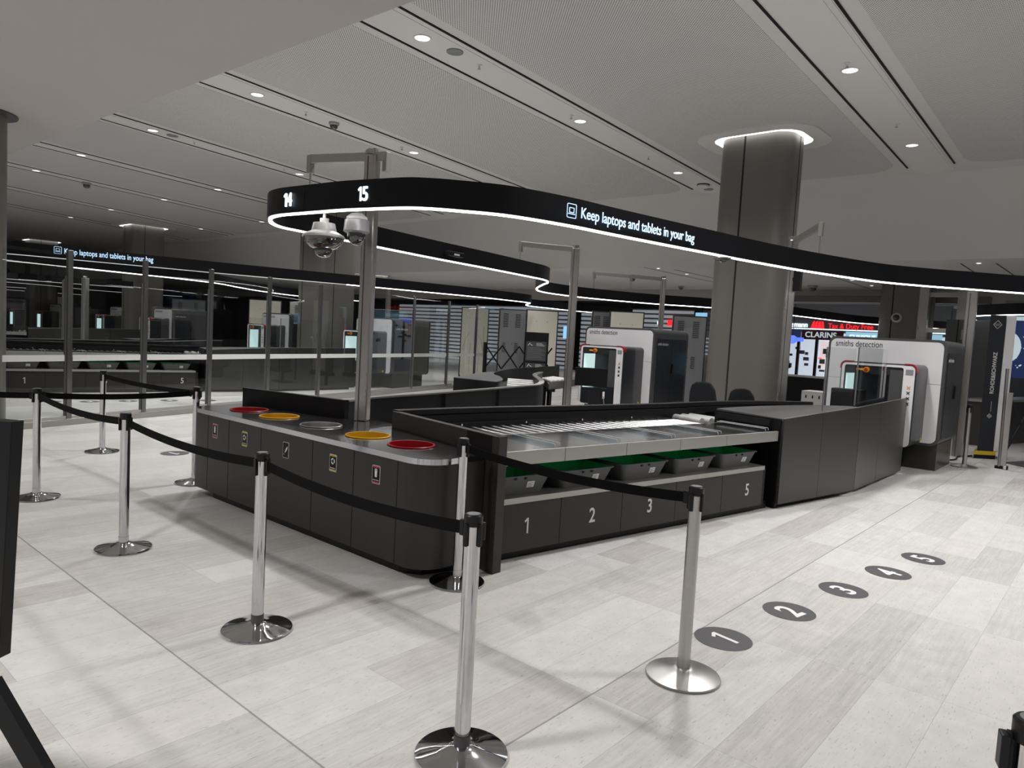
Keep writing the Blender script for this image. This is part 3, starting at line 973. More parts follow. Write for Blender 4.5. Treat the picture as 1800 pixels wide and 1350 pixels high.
# end wall (towards the bin counter) and back wall
MB().seg((3.385, 3.02), (3.64, 4.36), 0.055, 0.0, 0.895).build('end_wall', M['darkmetal'], lane, bevel=0.002)
MB().seg((3.365, 3.06), (3.62, 4.36), 0.004, 0.78, 0.892).build('end_wall_cover', M['blackpanel'], lane)
MB().box(3.36, 3.44, 2.995, 3.05, 0.0, 0.895).build('end_post', M['darkmetal'], lane, bevel=0.002)
bw = catmull([(3.64, 4.36), (4.54, 4.24), (5.46, 4.02), (6.8, 3.76), (7.6, 3.66), (8.3, 3.52), (8.9, 3.30), (9.35, 3.06)], 6)
MB().ribbon(bw, 0.05, 0.0, 0.86).build('back_wall', M['blackpanel'], lane)
MB().ribbon(bw, 0.075, 0.86, 0.905).build('back_wall_cap', M['black'], lane, bevel=0.004)
MB().ribbon([(x - 0.01, y - 0.04) for x, y in bw], 0.02, 0.79, 0.85).build('bumper_strip', M['blackrubber'], lane)
for u_ in (0.55, 1.25, 1.95, 2.65):
    x_, y_ = F(u_, 1.145)
    text('warning_mark', '\u25B2', 0.022, M['digit'], lane, (x_, y_ + 0.008, 0.775), (pi / 2, 0, LANE_ANG))

# the cabinet between the bench and the scanner
cb = thing('conveyor_cabinet', 'tall dark metal cabinet between the tray bench and the right scanner', 'cabinet', (7.6, 2.5, 0))
P0, P1, P2, P3 = (6.88, 2.50), (8.36, 2.22), (9.2, 2.22), (10.39, 2.21)
def mix2(a, b, t):
    return (a[0] + (b[0] - a[0]) * t, a[1] + (b[1] - a[1]) * t)
Q01 = mix2(P0, P1, 0.48)
for (a_, b_, za, zb) in ((P0, Q01, 0.880, 0.925), (Q01, P1, 0.925, 0.965), (P1, P2, 0.965, 0.985), (P2, P3, 0.985, 1.0)):
    MB().seg(mix2(a_, b_, 0.003), mix2(a_, b_, 0.997), 0.03, 0.05, za, (0.05, zb)).build('side_panel', M['darkpanel2'], cb, bevel=0.0015)
MB().seg((6.885, 2.51), (7.08, 3.28), 0.03, 0.02, 0.875).build('end_panel', M['blackpanel'], cb)
MB().seg((6.868, 2.62), (7.04, 3.25), 0.012, 0.80, 0.86).build('end_bumper', M['blackrubber'], cb)
MB().seg((6.868, 2.62), (7.04, 3.25), 0.012, 0.72, 0.77).build('end_bumper', M['blackrubber'], cb)
MB().prism([(6.93, 2.55), (8.36, 2.28), (10.3, 2.30), (10.3, 2.9), (7.1, 3.2)], 0.0, 0.05).build('plinth', M['black'], cb)
topo = [(6.875, 2.495), (8.36, 2.215), (8.36, 2.33)] + catmull([(8.36, 2.33), (8.15, 2.62), (7.85, 2.86), (7.5, 3.08), (7.2, 3.22), (7.07, 3.27)], 4)[1:]
def ztop(p):
    return 0.880 + (p[0] - 6.88) * 0.057
MB().prism(topo, [ztop(p) - 0.02 for p in topo], [ztop(p) + 0.003 for p in topo]).build('top', M['grey_shell'], cb, bevel=0.002)
MB().seg((6.89, 2.49), (8.36, 2.213), 0.012, 0.880, 0.888, (0.964, 0.972)).build('edge_trim', M['satin'], cb)
MB().seg((8.36, 2.213), (10.39, 2.205), 0.012, 0.966, 0.973, (1.002, 1.009)).build('edge_trim', M['satin'], cb)
MB().ribbon(catmull([(8.3, 2.36), (8.15, 2.62), (7.85, 2.86), (7.5, 3.08), (7.2, 3.22)], 4), 0.03, 0.5, 0.88).build('inner_wall', M['blackpanel'], cb)
# roller conveyor that feeds the scanner
fc = thing('feed_conveyor', 'roller conveyor behind the dark cabinet leading into the right scanner', 'conveyor', (9.3, 2.7, 0))
MB().prism([(8.35, 2.75), (8.6, 2.32), (10.3, 2.32), (10.3, 2.98), (9.35, 2.95), (8.9, 3.18), (8.1, 3.40)], 0.55, 0.74).build('bed', M['black'], fc)
MB().box(8.3, 8.4, 2.7, 2.8, 0, 0.55).build('leg', M['black'], fc)
MB().box(10.1, 10.2, 2.8, 2.9, 0, 0.55).build('leg', M['black'], fc)
for i in range(20):
    x_ = 8.45 + i * 0.092
    MB().tube([(x_, 2.36 if x_ > 8.7 else 2.62, 0.78), (x_, 2.98, 0.78)], 0.030, 10).build('roller', M['sleeve'], fc, smooth=True)
# clear screens standing on the cabinet edge
def screen(a, b, z0, z1, label):
    r = MB().seg(a, b, 0.010, z0, z1).build('glass_screen', M['glass'], cb)
    r['label'] = label
    MB().seg(mix2(a, b, 0.0), mix2(a, b, 0.012), 0.013, z0, z1).build('edge_strip', M['greyface'], r, rel=True)
    return r
screen((7.75, 2.42), (8.34, 2.30), 0.935, 1.60, 'clear glass screen on the cabinet edge, the left one of two')
screen((8.40, 2.29), (9.7, 2.31), 0.975, 1.62, 'clear glass screen on the cabinet edge, the right one before the scanner')

# ---- grey trays with green lining on the bench shelf
def make_tray(label):
    r = thing('tray', label, 'tray', (0, 0, 0), 'grey trays with green lining under the bench')
    def tub(w0, d0, w1, d1, h, t):
        mb = MB()
        A = rrect(-w0 / 2, w0 / 2, -d0 / 2, d0 / 2, 0.04, 4)
        B = rrect(-w1 / 2, w1 / 2, -d1 / 2, d1 / 2, 0.05, 4)
        return mb, A, B
    mb = MB()
    A = rrect(-0.225, 0.225, -0.16, 0.16, 0.035, 4)
    B = rrect(-0.275, 0.275, -0.205, 0.205, 0.045, 4)
    n = len(A)
    mb.poly([(*p, 0.0) for p in A] + [(*p, 0.135) for p in B], [tuple(range(n - 1, -1, -1))] + [(i, (i + 1) % n, n + (i + 1) % n, n + i) for i in range(n)])
    mb.build('shell', M['traygrey'], r, smooth=True)
    mb = MB()
    A2 = rrect(-0.217, 0.217, -0.152, 0.152, 0.033, 4)
    B2 = rrect(-0.268, 0.268, -0.198, 0.198, 0.043, 4)
    mb.poly([(*p, 0.008) for p in A2] + [(*p, 0.1355) for p in B2], [tuple(range(n - 1, -1, -1))] + [(i, (i + 1) % n, n + (i + 1) % n, n + i) for i in range(n)])
    mb.build('lining', M['traygreen'], r, smooth=True)
    mb = MB()
    C2 = rrect(-0.287, 0.287, -0.215, 0.215, 0.05, 4)
    vs = [(*p, 0.131) for p in C2] + [(*p, 0.131) for p in B2] + [(*p, 0.139) for p in C2] + [(*p, 0.139) for p in B2]
    fs = []
    for i in range(n):
        j = (i + 1) % n
        fs += [(i, j, n + j, n + i), (2 * n + i, 3 * n + i, 3 * n + j, 2 * n + j), (i, 2 * n + i, 2 * n + j, j), (n + i, n + j, 3 * n + j, 3 * n + i)]
    mb.poly(vs, fs).build('rim', M['traygrey'], r)
    lb = MB()
    def fy(z): return -0.16 - (0.045 * z / 0.135)
    lb.poly([(0.06, fy(0.045) - 0.002, 0.045), (0.125, fy(0.045) - 0.002, 0.045), (0.125, fy(0.090) - 0.002, 0.090), (0.06, fy(0.090) - 0.002, 0.090),
             (0.06, fy(0.045) + 0.001, 0.045), (0.125, fy(0.045) + 0.001, 0.045), (0.125, fy(0.090) + 0.001, 0.090), (0.06, fy(0.090) + 0.001, 0.090)],
            [(0, 1, 2, 3), (7, 6, 5, 4), (0, 4, 5, 1), (1, 5, 6, 2), (2, 6, 7, 3), (3, 7, 4, 0)])
    lb = lb.build('label', M['label'], r)
    k_ = MB()
    for q in range(4):
        k_.box(0.067, 0.067 + (0.045 if q % 2 else 0.03), fy(0.05 + q * 0.009) - 0.0045, fy(0.05 + q * 0.009) - 0.002, 0.051 + q * 0.009, 0.053 + q * 0.009)
    k_.build('print', M['black'], lb)
    for q in (-0.06, 0.03):
        MB().box(q - 0.008, q + 0.008, -0.210, -0.196, 0.112, 0.128).build('clip', M['black'], r)
    return r
TL = ['first, above the number 1', 'second, above the number 2', 'third, above the number 3', 'fourth, above the hidden number 4', 'fifth, above the number 5']
tray0 = make_tray('')
trays = []
for i in range(5):
    t_ = tray0 if i == 0 else copy_tree(tray0)
    x_, y_ = F((su[i] + su[i + 1]) / 2 - 0.03, 0.235)
    t_.location = (x_, y_, 0.443)
    t_.rotation_euler = (0, 0, LANE_ANG)
    t_['label'] = 'grey tray with green lining on the near bench, %s' % TL[i]
    trays.append(t_)

# ================================================================ OVERHEAD LANE SIGNS
ZR0, ZR1 = 2.415, 2.635
def path_point(path, target_x, branch):
    pass
def sign_ring(label, pts, loc, seams=(), th=0.05, z0=ZR0, z1=ZR1, dim=None):
    r = thing('lane_sign_band', label, 'overhead sign', loc)
    pa = catmull(pts, 10)
    MB().ribbon(pa, th, z0 + 0.012, z1).build('band', M['signblack'], r, smooth=True)
    if dim is None:
        MB().ribbon(pa, 0.022, z0 - 0.003, z0 + 0.013).build('led_strip', M['led'], r)
    else:
        i0, i1 = dim[0] * 10, dim[1] * 10
        if i0:
            MB().ribbon(pa[:i0 + 1], 0.022, z0 - 0.003, z0 + 0.013).build('led_strip', M['led'], r)
        MB().ribbon(pa[i0:i1 + 1], 0.022, z0, z0 + 0.013).build('led_strip', M['leddim'], r)
        if pa[i1:]:
            MB().ribbon(pa[i1:], 0.022, z0 - 0.003, z0 + 0.013).build('led_strip', M['led'], r)
    for (a, b) in seams:
        mb = MB()
        mb.seg(a, b, th + 0.006, z0 + 0.016, z1)
        mb.build('joint', M['seam'], r)
    return r
R1 = [(11.9, 0.3), (11.04, 1.14), (10.39, 1.68), (9.98, 2.02), (9.45, 2.36), (8.9, 2.57), (8.34, 2.74), (7.77, 2.89), (6.91, 3.06), (6.4, 3.14), (5.61, 3.27), (4.95, 3.37), (4.52, 3.43), (3.98, 3.58), (3.66, 3.80), (3.5, 3.95),
      (3.41, 4.10), (3.32, 4.44), (3.27, 4.66), (3.24, 4.93), (3.205, 5.25), (3.20, 5.42), (3.24, 5.61), (3.35, 5.82), (3.50, 5.99), (3.66, 6.08), (3.86, 6.12), (4.9, 6.34), (6.0, 6.55), (7.01, 6.70), (8.2, 6.91), (8.72, 7.03),
      (9.16, 7.3), (9.55, 7.72), (10.4, 8.55), (11.08, 8.96), (11.9, 9.08), (13.0, 8.95), (14.49, 8.35), (15.58, 7.55), (18.0, 6.75), (20.5, 6.4), (22.3, 6.0), (24.3, 4.6), (25.5, 3.6)]
r1 = sign_ring('nearest black curved overhead band, with numbers 14 and 15 and laptop words', R1, (3.2, 5.2, ZR0), seams=(((3.222, 5.075), (3.224, 5.068)),))
numeral('sign_number', '14', 0.150, M['signdigit'], r1, (3.172, 5.25, 2.53), (pi / 2, 0, -pi / 2 - 0.02), 0.006, sx=0.90, bold=0.0008)
numeral('sign_number', '15', 0.150, M['signdigit'], r1, (3.295, 4.43, 2.53), (pi / 2, 0, -pi / 2 + 0.13), 0.006, sx=0.84, bold=0.0008)
ta = atan2(3.19 - 3.40, 6.21 - 4.65)
def band_at(t):      # t along the lettered part, metres from its left end
    return (4.65 + cos(ta) * t + sin(ta) * 0.045, 3.40 + sin(ta) * t - cos(ta) * 0.045)
x_, y_ = band_at(0.70)
text('sign_words', 'Keep laptops and tablets in your bag', 0.120, M['signtext'], r1, (x_, y_, 2.523), (pi / 2, 0, ta), 0.002, sx=0.86, bold=0.0008)
def laptop_icon(parent, c, ang, s=1.0):
    """rounded square outline with a laptop inside, on an upright face"""
    def pl(mb, pts, inner=None):
        def w3(p, d):
            return (c[0] + cos(ang) * p[0] * s + sin(ang) * d, c[1] + sin(ang) * p[0] * s - cos(ang) * d, c[2] + p[1] * s)
        n = len(pts)
        vs = [w3(p, 0.0) for p in pts] + [w3(p, 0.0) for p in inner] + [w3(p, 0.004) for p in pts] + [w3(p, 0.004) for p in inner]
        fs = []
        for i in range(n):
            j = (i + 1) % n
            fs += [(i, j, n + j, n + i), (2 * n + i, 3 * n + i, 3 * n + j, 2 * n + j), (i, 2 * n + i, 2 * n + j, j), (n + i, n + j, 3 * n + j, 3 * n + i)]
        mb.poly(vs, fs)
    mb = MB()
    pl(mb, rrect(-0.052, 0.052, -0.055, 0.055, 0.012, 4), rrect(-0.047, 0.047, -0.050, 0.050, 0.009, 4))
    pl(mb, rrect(-0.027, 0.027, -0.014, 0.026, 0.004, 4), rrect(-0.022, 0.022, -0.009, 0.021, 0.002, 4))
    pl(mb, rrect(-0.036, 0.036, -0.027, -0.019, 0.002, 4), rrect(-0.034, 0.034, -0.0245, -0.0215, 0.001, 4))
    mb.build('laptop_icon', M['signtext'], parent)
x_, y_ = band_at(-0.165)
laptop_icon(r1, (x_, y_, 2.525), ta, 1.0)
# the sign of the next pair of lanes
R2 = [(21.0, 13.0), (19.3, 13.84), (17.6, 13.85), (16.4, 13.75), (15.6, 13.15), (15.1, 12.62), (14.6, 12.38), (12.8, 12.36), (11.2, 12.62), (9.3, 12.95), (7.6, 13.42), (6.7, 13.62), (5.5, 13.84), (4.3, 14.06), (3.5, 14.25), (3.05, 14.6),
      (2.95, 15.3), (3.05, 16.0), (3.4, 16.35), (3.95, 16.45), (5.05, 16.55), (6.65, 16.85), (8.57, 17.5), (9.87, 18.7), (11.4, 20.0), (13.36, 21.0), (16, 20.6)]
r2 = sign_ring('black overhead band sign with the same blue words, behind the glass partition at left', R2, (3.0, 15.3, ZR0), dim=(9, 20))
ta2 = atan2(13.89 - 14.12, 4.97 - 4.05)
x_, y_ = (4.15 + 0.68, 14.10 - 0.17 - 0.05)
text('sign_words', 'Keep laptops and tablets in your bag', 0.135, M['signtext'], r2, (4.90, 13.86, 2.545), (pi / 2, 0, -0.20), 0.002, sx=0.70, bold=0.0012)
laptop_icon(r2, (4.13, 14.02, 2.555), -0.20, 1.1)
R17 = [(23.5, 2.9), (21.31, 2.72), (19.08, 2.72), (17.4, 2.72), (16.75, 2.45), (16.2, 1.9), (15.92, 1.5), (15.5, 0.6), (15.3, -0.5)]
sign_ring('black overhead band with a lit curl at the right edge, above the tall scanner', R17, (17.2, 2.7, ZR0))
for k, (dy, lab) in enumerate(((24.1, 'thin black overhead band far behind the glass, third from the front'), (36.1, 'thinnest black overhead band at the far left distance'))):
    c_ = sign_ring(lab, [(x, y + dy - (0.0)) for x, y in R1[3:-6]], (3.2, 5.2 + dy, ZR0), dim=(0, len(R1[3:-6]) - 1))

# steel poles that carry the signs
def sign_pole(label, x, y, z0, top, w, arms, rz=0.0):
    r = thing('sign_pole', label, 'pole', (x, y, z0))
    a = Vector((cos(rz), sin(rz)))
    b = Vector((-sin(rz), cos(rz)))
    def q(u, v):
        return (x + a.x * u + b.x * v, y + a.y * u + b.y * v)
    MB().prism([q(-w / 2, -w / 2), q(w / 2, -w / 2), q(w / 2, w / 2), q(-w / 2, w / 2)], z0, top - 0.03).build('post', M['pole'], r, bevel=0.012)
    MB().prism([q(-w * 0.53, w * 0.12), q(-w * 0.53, w * 0.2), q(-w * 0.4, w * 0.2), q(-w * 0.4, w * 0.12)], z0, top - 0.05).build('groove', M['grey_shell'], r)
    for (ax, ay, dz) in arms:
        m_ = MB()
        m_.bar((x, y, top - 0.05), (ax, ay, top - 0.05), 0.05, 0.075)
        m_.bar((ax, ay, top - 0.015), (ax, ay, top - 0.05 - 0.12), 0.05, 0.05)
        m_.build('arm', M['lip'], r, bevel=0.006)
        MB().tube([(ax, ay, top - 0.14), (ax, ay, dz)], 0.008, 8).build('hanger_rod', M['satin'], r)
    m_ = MB()
    m_.box(x - 0.012, x + 0.012, y - 0.05, y + 0.05, top - 0.15, top + 0.02)
    m_.prism([(x - 0.06, y - 0.03), (x + 0.02, y - 0.05), (x + 0.05, y + 0.03), (x - 0.03, y + 0.06)], top - 0.03, top + 0.01)
    m_.build('bracket', M['pole'], r, bevel=0.003)
    return r
sign_pole('square steel sign pole rising from the bin counter', 3.66, 4.81, 0.766, 2.97, 0.105, [(3.44, 5.36, 2.63), (3.70, 4.68, 2.80)], 0.55)
sign_pole('square steel sign pole behind the bench, left of the middle scanner', 8.95, 6.62, 0.0, 2.95, 0.125, [(8.15, 7.05, 2.62)], 0.6)
p3_ = sign_pole('steel sign pole in front of the big grey column', 9.42, 3.47, 0.0, 3.0, 0.115, [(8.30, 2.77, 2.62)], 0.4)
sign_pole('steel sign pole rising behind the middle scanner', 14.4, 8.15, 0.0, 3.02, 0.12, [(12.9, 9.0, 2.62), (13.6, 8.5, 2.62)], 0.5)
sign_pole('steel sign pole behind the right scanner', 13.25, 2.02, 0.0, 2.64, 0.15, [], 0.1)
sign_pole('thin steel pole behind the glass, left of the cream scanner panel', 13.0, 16.1, 0.0, 3.0, 0.12, [(12.0, 16.6, 2.62)], 0.5)
sign_pole('thin steel pole standing far behind the glass at the left', 7.4, 24.4, 0.0, 2.45, 0.13, [], 0.5)
sign_pole('thin steel pole beside the second glass post, far behind', 6.15, 18.9, 0.0, 2.35, 0.12, [], 0.5)

MB().box(9.28, 9.36, 3.30, 3.39, 2.30, 2.62).build('display_box', M['black'], p3_, bevel=0.004)
MB().box(9.36, 9.40, 3.35, 3.43, 2.44, 2.48).build('box_bracket', M['grey_shell'], p3_)
# domed cameras hanging by the near pole
def hang_cam(label, x, y, z, big):
    r = thing('dome_camera', label, 'security camera', (x, y, z))
    c = (x, y, z)
    if big:
        MB().lathe([(0.001, 0.30), (0.035, 0.30), (0.035, 0.27), (0.085, 0.262), (0.098, 0.20), (0.155, 0.172), (0.168, 0.155), (0.168, 0.148), (0.001, 0.148)], 36, c, cap=False).build('shell', M['domewhite'], r, smooth=True)
        MB().lathe([(0.162, 0.150), (0.150, 0.115), (0.105, 0.068), (0.072, 0.055), (0.001, 0.055)], 36, c, cap=False).build('lens_ring', M['domeglass'], r, smooth=True)
        for q in range(7):
            a = q * 2 * pi / 7 + 3.0
            p_ = Vector((x + 0.135 * cos(a), y + 0.135 * sin(a), z + 0.098))
            MB().bar(p_ - Vector((sin(a), -cos(a), 0)) * 0.016, p_ + Vector((sin(a), -cos(a), 0)) * 0.016, 0.01, 0.010).build('lens', M['domegrey'], r)
        MB().lathe([(0.075, 0.062), (0.075, 0.045), (0.068, 0.02), (0.048, 0.002), (0.022, -0.008), (0.001, -0.010)], 32, c, cap=False).build('dome', M['domeglass'], r, smooth=True)
        MB().tube([(x, y, z + 0.30), (x, y, ZR0 + 0.10), (x + (3.66 - x) * 0.8, y + (4.81 - y) * 0.8, ZR0 + 0.10)], 0.016, 10).build('stem', M['lip'], r, smooth=True)
    else:
        MB().lathe([(0.001, 0.25), (0.045, 0.25), (0.048, 0.23), (0.078, 0.222), (0.082, 0.205), (0.096, 0.198), (0.101, 0.12), (0.103, 0.112), (0.085, 0.098), (0.001, 0.098)], 36, c, cap=False).build('shell', M['domegrey'], r, smooth=True)
        MB().lathe([(0.046, 0.252), (0.080, 0.224), (0.083, 0.206), (0.079, 0.204)], 36, c, cap=False).build('cap', M['domewhite'], r, smooth=True)
        MB().lathe([(0.070, 0.100), (0.069, 0.07), (0.058, 0.035), (0.035, 0.012), (0.015, 0.005), (0.001, 0.004)], 32, c, cap=False).build('dome', M['domeglass'], r, smooth=True)
        MB().tube([(x, y, z + 0.25), (x, y, ZR0 + 0.12), (x + (3.66 - x) * 0.8, y + (4.81 - y) * 0.8, ZR0 + 0.12)], 0.018, 10).build('stem', M['lip'], r, smooth=True)
hang_cam('large white multi lens dome camera hanging below the number 14', 3.32, 4.95, 2.085, True)
hang_cam('smaller silver dome camera hanging below the number 15', 3.45, 4.70, 2.175, False)
def under_cam(x, y, label):
    r = thing('band_camera', label, 'security camera', (x, y, ZR0), 'small cameras under the sign bands')
    MB().lathe([(0.001, 0), (0.075, 0), (0.085, -0.012), (0.06, -0.028), (0.001, -0.028)], 24, (x, y, ZR0 - 0.004), cap=False).build('mount', M['grey_shell'], r, smooth=True)
    MB().lathe([(0.04, -0.027), (0.035, -0.042), (0.02, -0.05), (0.001, -0.052)], 20, (x, y, ZR0 - 0.004), cap=False).build('dome', M['domeglass'], r, smooth=True)
under_cam(6.62, 3.12, 'small dome camera under the lettered band, in front of the big column')
lb_ = thing('band_beacon', 'black box with a small white label hung on the left sign band', 'detector', (6.28, 6.55, ZR0))
MB().box(6.15, 6.42, 6.48, 6.60, 2.475, 2.535).build('box', M['black'], lb_, bevel=0.01)
MB().box(6.24, 6.33, 6.476, 6.482, 2.488, 2.510).build('label', M['label'], lb_)

# ================================================================ SCANNERS
def make_scanner(label):
    r = thing('baggage_scanner', label, 'scanner', (0, 0, 0), 'baggage scanners of the lanes')
    W, H0, H1, LX = 1.53, 0.34, 1.79, 1.28
    m_ = MB(); yzprism(m_, rrect(0, W, H0, H1, 0.10, 6), 0.0, LX)
    m_.build('body', M['grey_shell'], r, smooth=True)
    m_ = MB(); yzprism(m_, rrect(0.035, W - 0.035, H0 + 0.035, H1 - 0.035, 0.08, 6), -0.012, 0.004)
    m_.build('front_shell', M['white'], r, smooth=True)
    MB().box(-0.0135, -0.011, 0.036, W - 0.036, 1.185, 1.190).build('shell_joint', M['greyface'], r)
    MB().box(0.06, 1.08, 0.02, W - 0.12, 0, H0 + 0.03).build('plinth', M['darkpanel2'], r, bevel=0.003)
    text('maker_words', 'smiths detection', 0.125, M['navy_shell'], r, (-0.0135, W - 0.42, H1 - 0.105), (pi / 2, 0, -pi / 2), 0.001, sx=0.76, rel=False)
    m_ = MB()
    m_.box(0.10, 0.64, -0.010, 0.005, 0.44, 1.62)
    m_.box(0.65, 1.20, -0.010, 0.005, 0.44, 1.62)
    m_.build('door', M['navy_shell'], r, bevel=0.003)
    hd = MB().box(0.66, 0.695, -0.035, -0.008, 0.98, 1.16).build('door_handle', M['black'], r, bevel=0.004)
    text('maker_words', 'smiths detection', 0.075, M['digit'], r, (0.30, -0.012, 1.52), (pi / 2, 0, 0), 0.001, sx=0.76, rel=False)
    # tunnel housing
    hy0, hy1, hz0, hz1, hx = 0.20, 1.13, 0.36, 1.44, -0.68
    m_ = MB(); yzprism(m_, rrect(hy0, hy1, hz0, hz1, 0.07, 6), -0.30, -0.002)
    m_.build('tunnel_housing', M['grey_shell'], r, smooth=True)
    oy0, oy1, oz0, oz1 = 0.52, 1.065, 0.66, 1.285
    m_ = MB(); yzframe(m_, rrect(hy0, hy1, hz0, hz1, 0.07, 6), rrect(oy0, oy1, oz0, oz1, 0.008, 6), hx, -0.30)
    m_.build('tunnel_housing', M['navy_shell'], r, smooth=True)
    m_ = MB(); yzframe(m_, rrect(hy0 + 0.015, hy1 - 0.015, hz0, hz1 - 0.015, 0.06, 6), rrect(hy0 + 0.15, hy1 - 0.05, hz0 + 0.01, hz1 - 0.045, 0.03, 6), hx - 0.014, hx + 0.002)
    m_.build('front_frame', M['white'], r)
    for sgn, yc in ((1, hy0 - 0.006), (-1, hy1 + 0.006)):
        ol = [(yc, hz1 - 0.10), (yc, hz1 - 0.065)] + [(yc + sgn * (0.075 - 0.075 * cos(t)), hz1 - 0.065 + 0.075 * sin(t)) for t in (0.26, 0.52, 0.79, 1.05, 1.31, 1.57)] + [(yc + sgn * 0.15, hz1 + 0.010)]
        il = [(yc + sgn * 0.018, hz1 - 0.10), (yc + sgn * 0.018, hz1 - 0.065)] + [(yc + sgn * (0.075 - 0.057 * cos(t)), hz1 - 0.065 + 0.057 * sin(t)) for t in (0.26, 0.52, 0.79, 1.05, 1.31, 1.57)] + [(yc + sgn * 0.15, hz1 - 0.008)]
        m_ = MB()
        nn = len(ol)
        vs = [(hx - 0.02, *p) for p in ol] + [(hx - 0.02, *p) for p in il] + [(hx + 0.07, *p) for p in ol] + [(hx + 0.07, *p) for p in il]
        fs = [(0, nn, 3 * nn, 2 * nn), (nn - 1, 3 * nn - 1, 4 * nn - 1, 2 * nn - 1)]
        for i in range(nn - 1):
            j = i + 1
            fs += [(i, j, nn + j, nn + i), (2 * nn + i, 3 * nn + i, 3 * nn + j, 2 * nn + j), (i, 2 * nn + i, 2 * nn + j, j), (nn + i, nn + j, 3 * nn + j, 3 * nn + i)]
        m_.poly(vs, fs).build('corner_trim', M['red'], r)
    MB().box(-0.62, 0.0, 0.42, 1.02, 0.0, hz0 + 0.002).build('support_base', M['black'], r)
    MB().box(hx + 0.02, -0.302, oy1 - 0.012, oy1 - 0.002, oz0, oz1 - 0.01).build('tunnel_light', M['tunnel'], r)
    MB().box(-0.32, -0.303, oy0, oy1 - 0.015, oz0, oz1).build('tunnel_curtain', M['tunneldark'], r)
    MB().box(hx - 0.002, hx + 0.001, hy0 + 0.16, oy0 - 0.01, hz0 + 0.35, hz1 - 0.08).build('side_cover', M['grey_shell'], r)
    es = MB()
    es.box(hx - 0.022, hx, 0.80, 0.93, 1.327, 1.353)
    es = es.build('stop_button_plate', M['amber'], r, bevel=0.004)
    m_ = MB()
    V, Fc = [], []
    def xdisc(mb, x0, x1, y, z, rad, n=20):
        V = [(x0, y + rad * cos(2 * pi * k / n), z + rad * sin(2 * pi * k / n)) for k in range(n)] + [(x1, y + rad * cos(2 * pi * k / n), z + rad * sin(2 * pi * k / n)) for k in range(n)]
        mb.poly(V, [tuple(range(n - 1, -1, -1)), tuple(range(n, 2 * n))] + [(k, (k + 1) % n, n + (k + 1) % n, n + k) for k in range(n)])
    xdisc(m_, hx - 0.03, hx, 0.80, 1.340, 0.038)
    m_.build('stop_button_ring', M['amber'], r)
    m_ = MB(); xdisc(m_, hx - 0.055, hx - 0.02, 0.80, 1.340, 0.020)
    m_.build('stop_button', M['redbtn'], r)
    m_ = MB()
    m_.box(hx - 0.017, hx - 0.013, hy0 + 0.035, hy0 + 0.125, hz1 - 0.135, hz1 - 0.065)
    m_.build('vent_grille', M['greyface'], r)
    for q, s_ in enumerate((0.30, 0.37, 0.44, 0.51)):
        m_ = MB()
        yy, zz = hy0 + 0.075, hz1 - s_
        m_.bar((hx - 0.016, yy - 0.018, zz - 0.018), (hx - 0.016, yy + 0.018, zz + 0.018), 0.006, 0.008)
        m_.bar((hx - 0.016, yy - 0.018, zz + 0.018), (hx - 0.016, yy + 0.018, zz - 0.018), 0.006, 0.008)
        m_.build('warning_pictogram', M['amber'] if q == 0 else M['black'], r)
    m_ = MB()
    yzprism(m_, rrect(hy0 + 0.10, hy0 + 0.13, 0.38, 0.41, 0.004, 3), hx + 0.3, hx + 0.33)
    MB().box(-0.12, -0.08, hy0 - 0.004, hy0, 0.40, 0.45).build('hazard_label', M['yellow'], r)
    return r
sc0 = make_scanner('white and charcoal baggage scanner at the right, behind the cabinet glass')
sc0.location = (11.1, 1.92, 0)
S_ALL = [sc0]
for (x, y, lab) in ((11.42, 6.56, 'white and black baggage scanner in the middle, left of the big column'),
                    (11.69, 14.25, 'baggage scanner behind the glass just right of the near pole, dark side facing us'),
                    (11.4, 18.55, 'white fronted scanner behind the glass, left of the tall column'),
                    (11.4, 26.3, 'white scanner in the far left half, right of the slim column'),
                    (11.4, 30.6, 'white scanner in the far left distance, left of the slim column'),
                    (11.4, 38.2, 'tiny white scanner between the first glass posts at far left'),
                    (11.4, 42.6, 'tiniest white scanner at the far left edge behind the glass')):
    S_ALL.append(dup(sc0, (x, y, 0), lab))

# ================================================================ LANE 14 (far side of the sign pole)
l14 = thing('exit_bench', 'low black bench walls with an S shaped end, behind the sign pole', 'counter', (3.66, 5.0, 0))
MB().seg((3.395, 6.25), (3.64, 5.0), 0.05, 0.0, 0.915).build('end_wall', M['blackpanel'], l14)
w14 = catmull([(3.65, 5.03), (4.04, 5.18), (5.1, 5.38), (6.99, 5.80), (7.4, 5.95), (7.9, 6.30), (8.35, 6.72), (8.85, 7.20), (9.3, 7.56), (9.9, 7.92)], 6)
MB().ribbon(w14, 0.05, 0.12, 0.90).build('side_wall', M['blackpanel'], l14, smooth=True)
MB().ribbon(w14, 0.075, 0.90, 0.915).build('wall_cap', M['satin'], l14)
for (a, b) in (((5.1, 5.35), (5.104, 5.351)), ((6.2, 5.595), (6.204, 5.596))):
    MB().seg(a, b, 0.054, 0.12, 0.90).build('joint', M['seam'], l14)
MB().prism([(3.7, 5.1), (7.0, 5.9), (7.0, 6.4), (3.5, 6.2)], 0.0, 0.72).build('bed', M['black'], l14)
MB().prism([(3.46, 6.2), (3.7, 5.1), (7.0, 5.84), (6.93, 6.9)], 0.72, 0.74).build('bench_deck', M['deck'], l14)
i14 = catmull([(6.94, 6.30), (7.10, 6.38), (7.44, 6.63), (7.91, 7.12), (8.2, 7.5), (8.68, 7.9), (9.4, 8.35), (10.09, 8.72), (11.3, 9.1), (12.5, 9.5)], 5)
topc = [(6.87, 7.03)] + [p for p in i14 if p[0] < 8.6] + [(8.7, 7.98), (8.3, 7.85)]
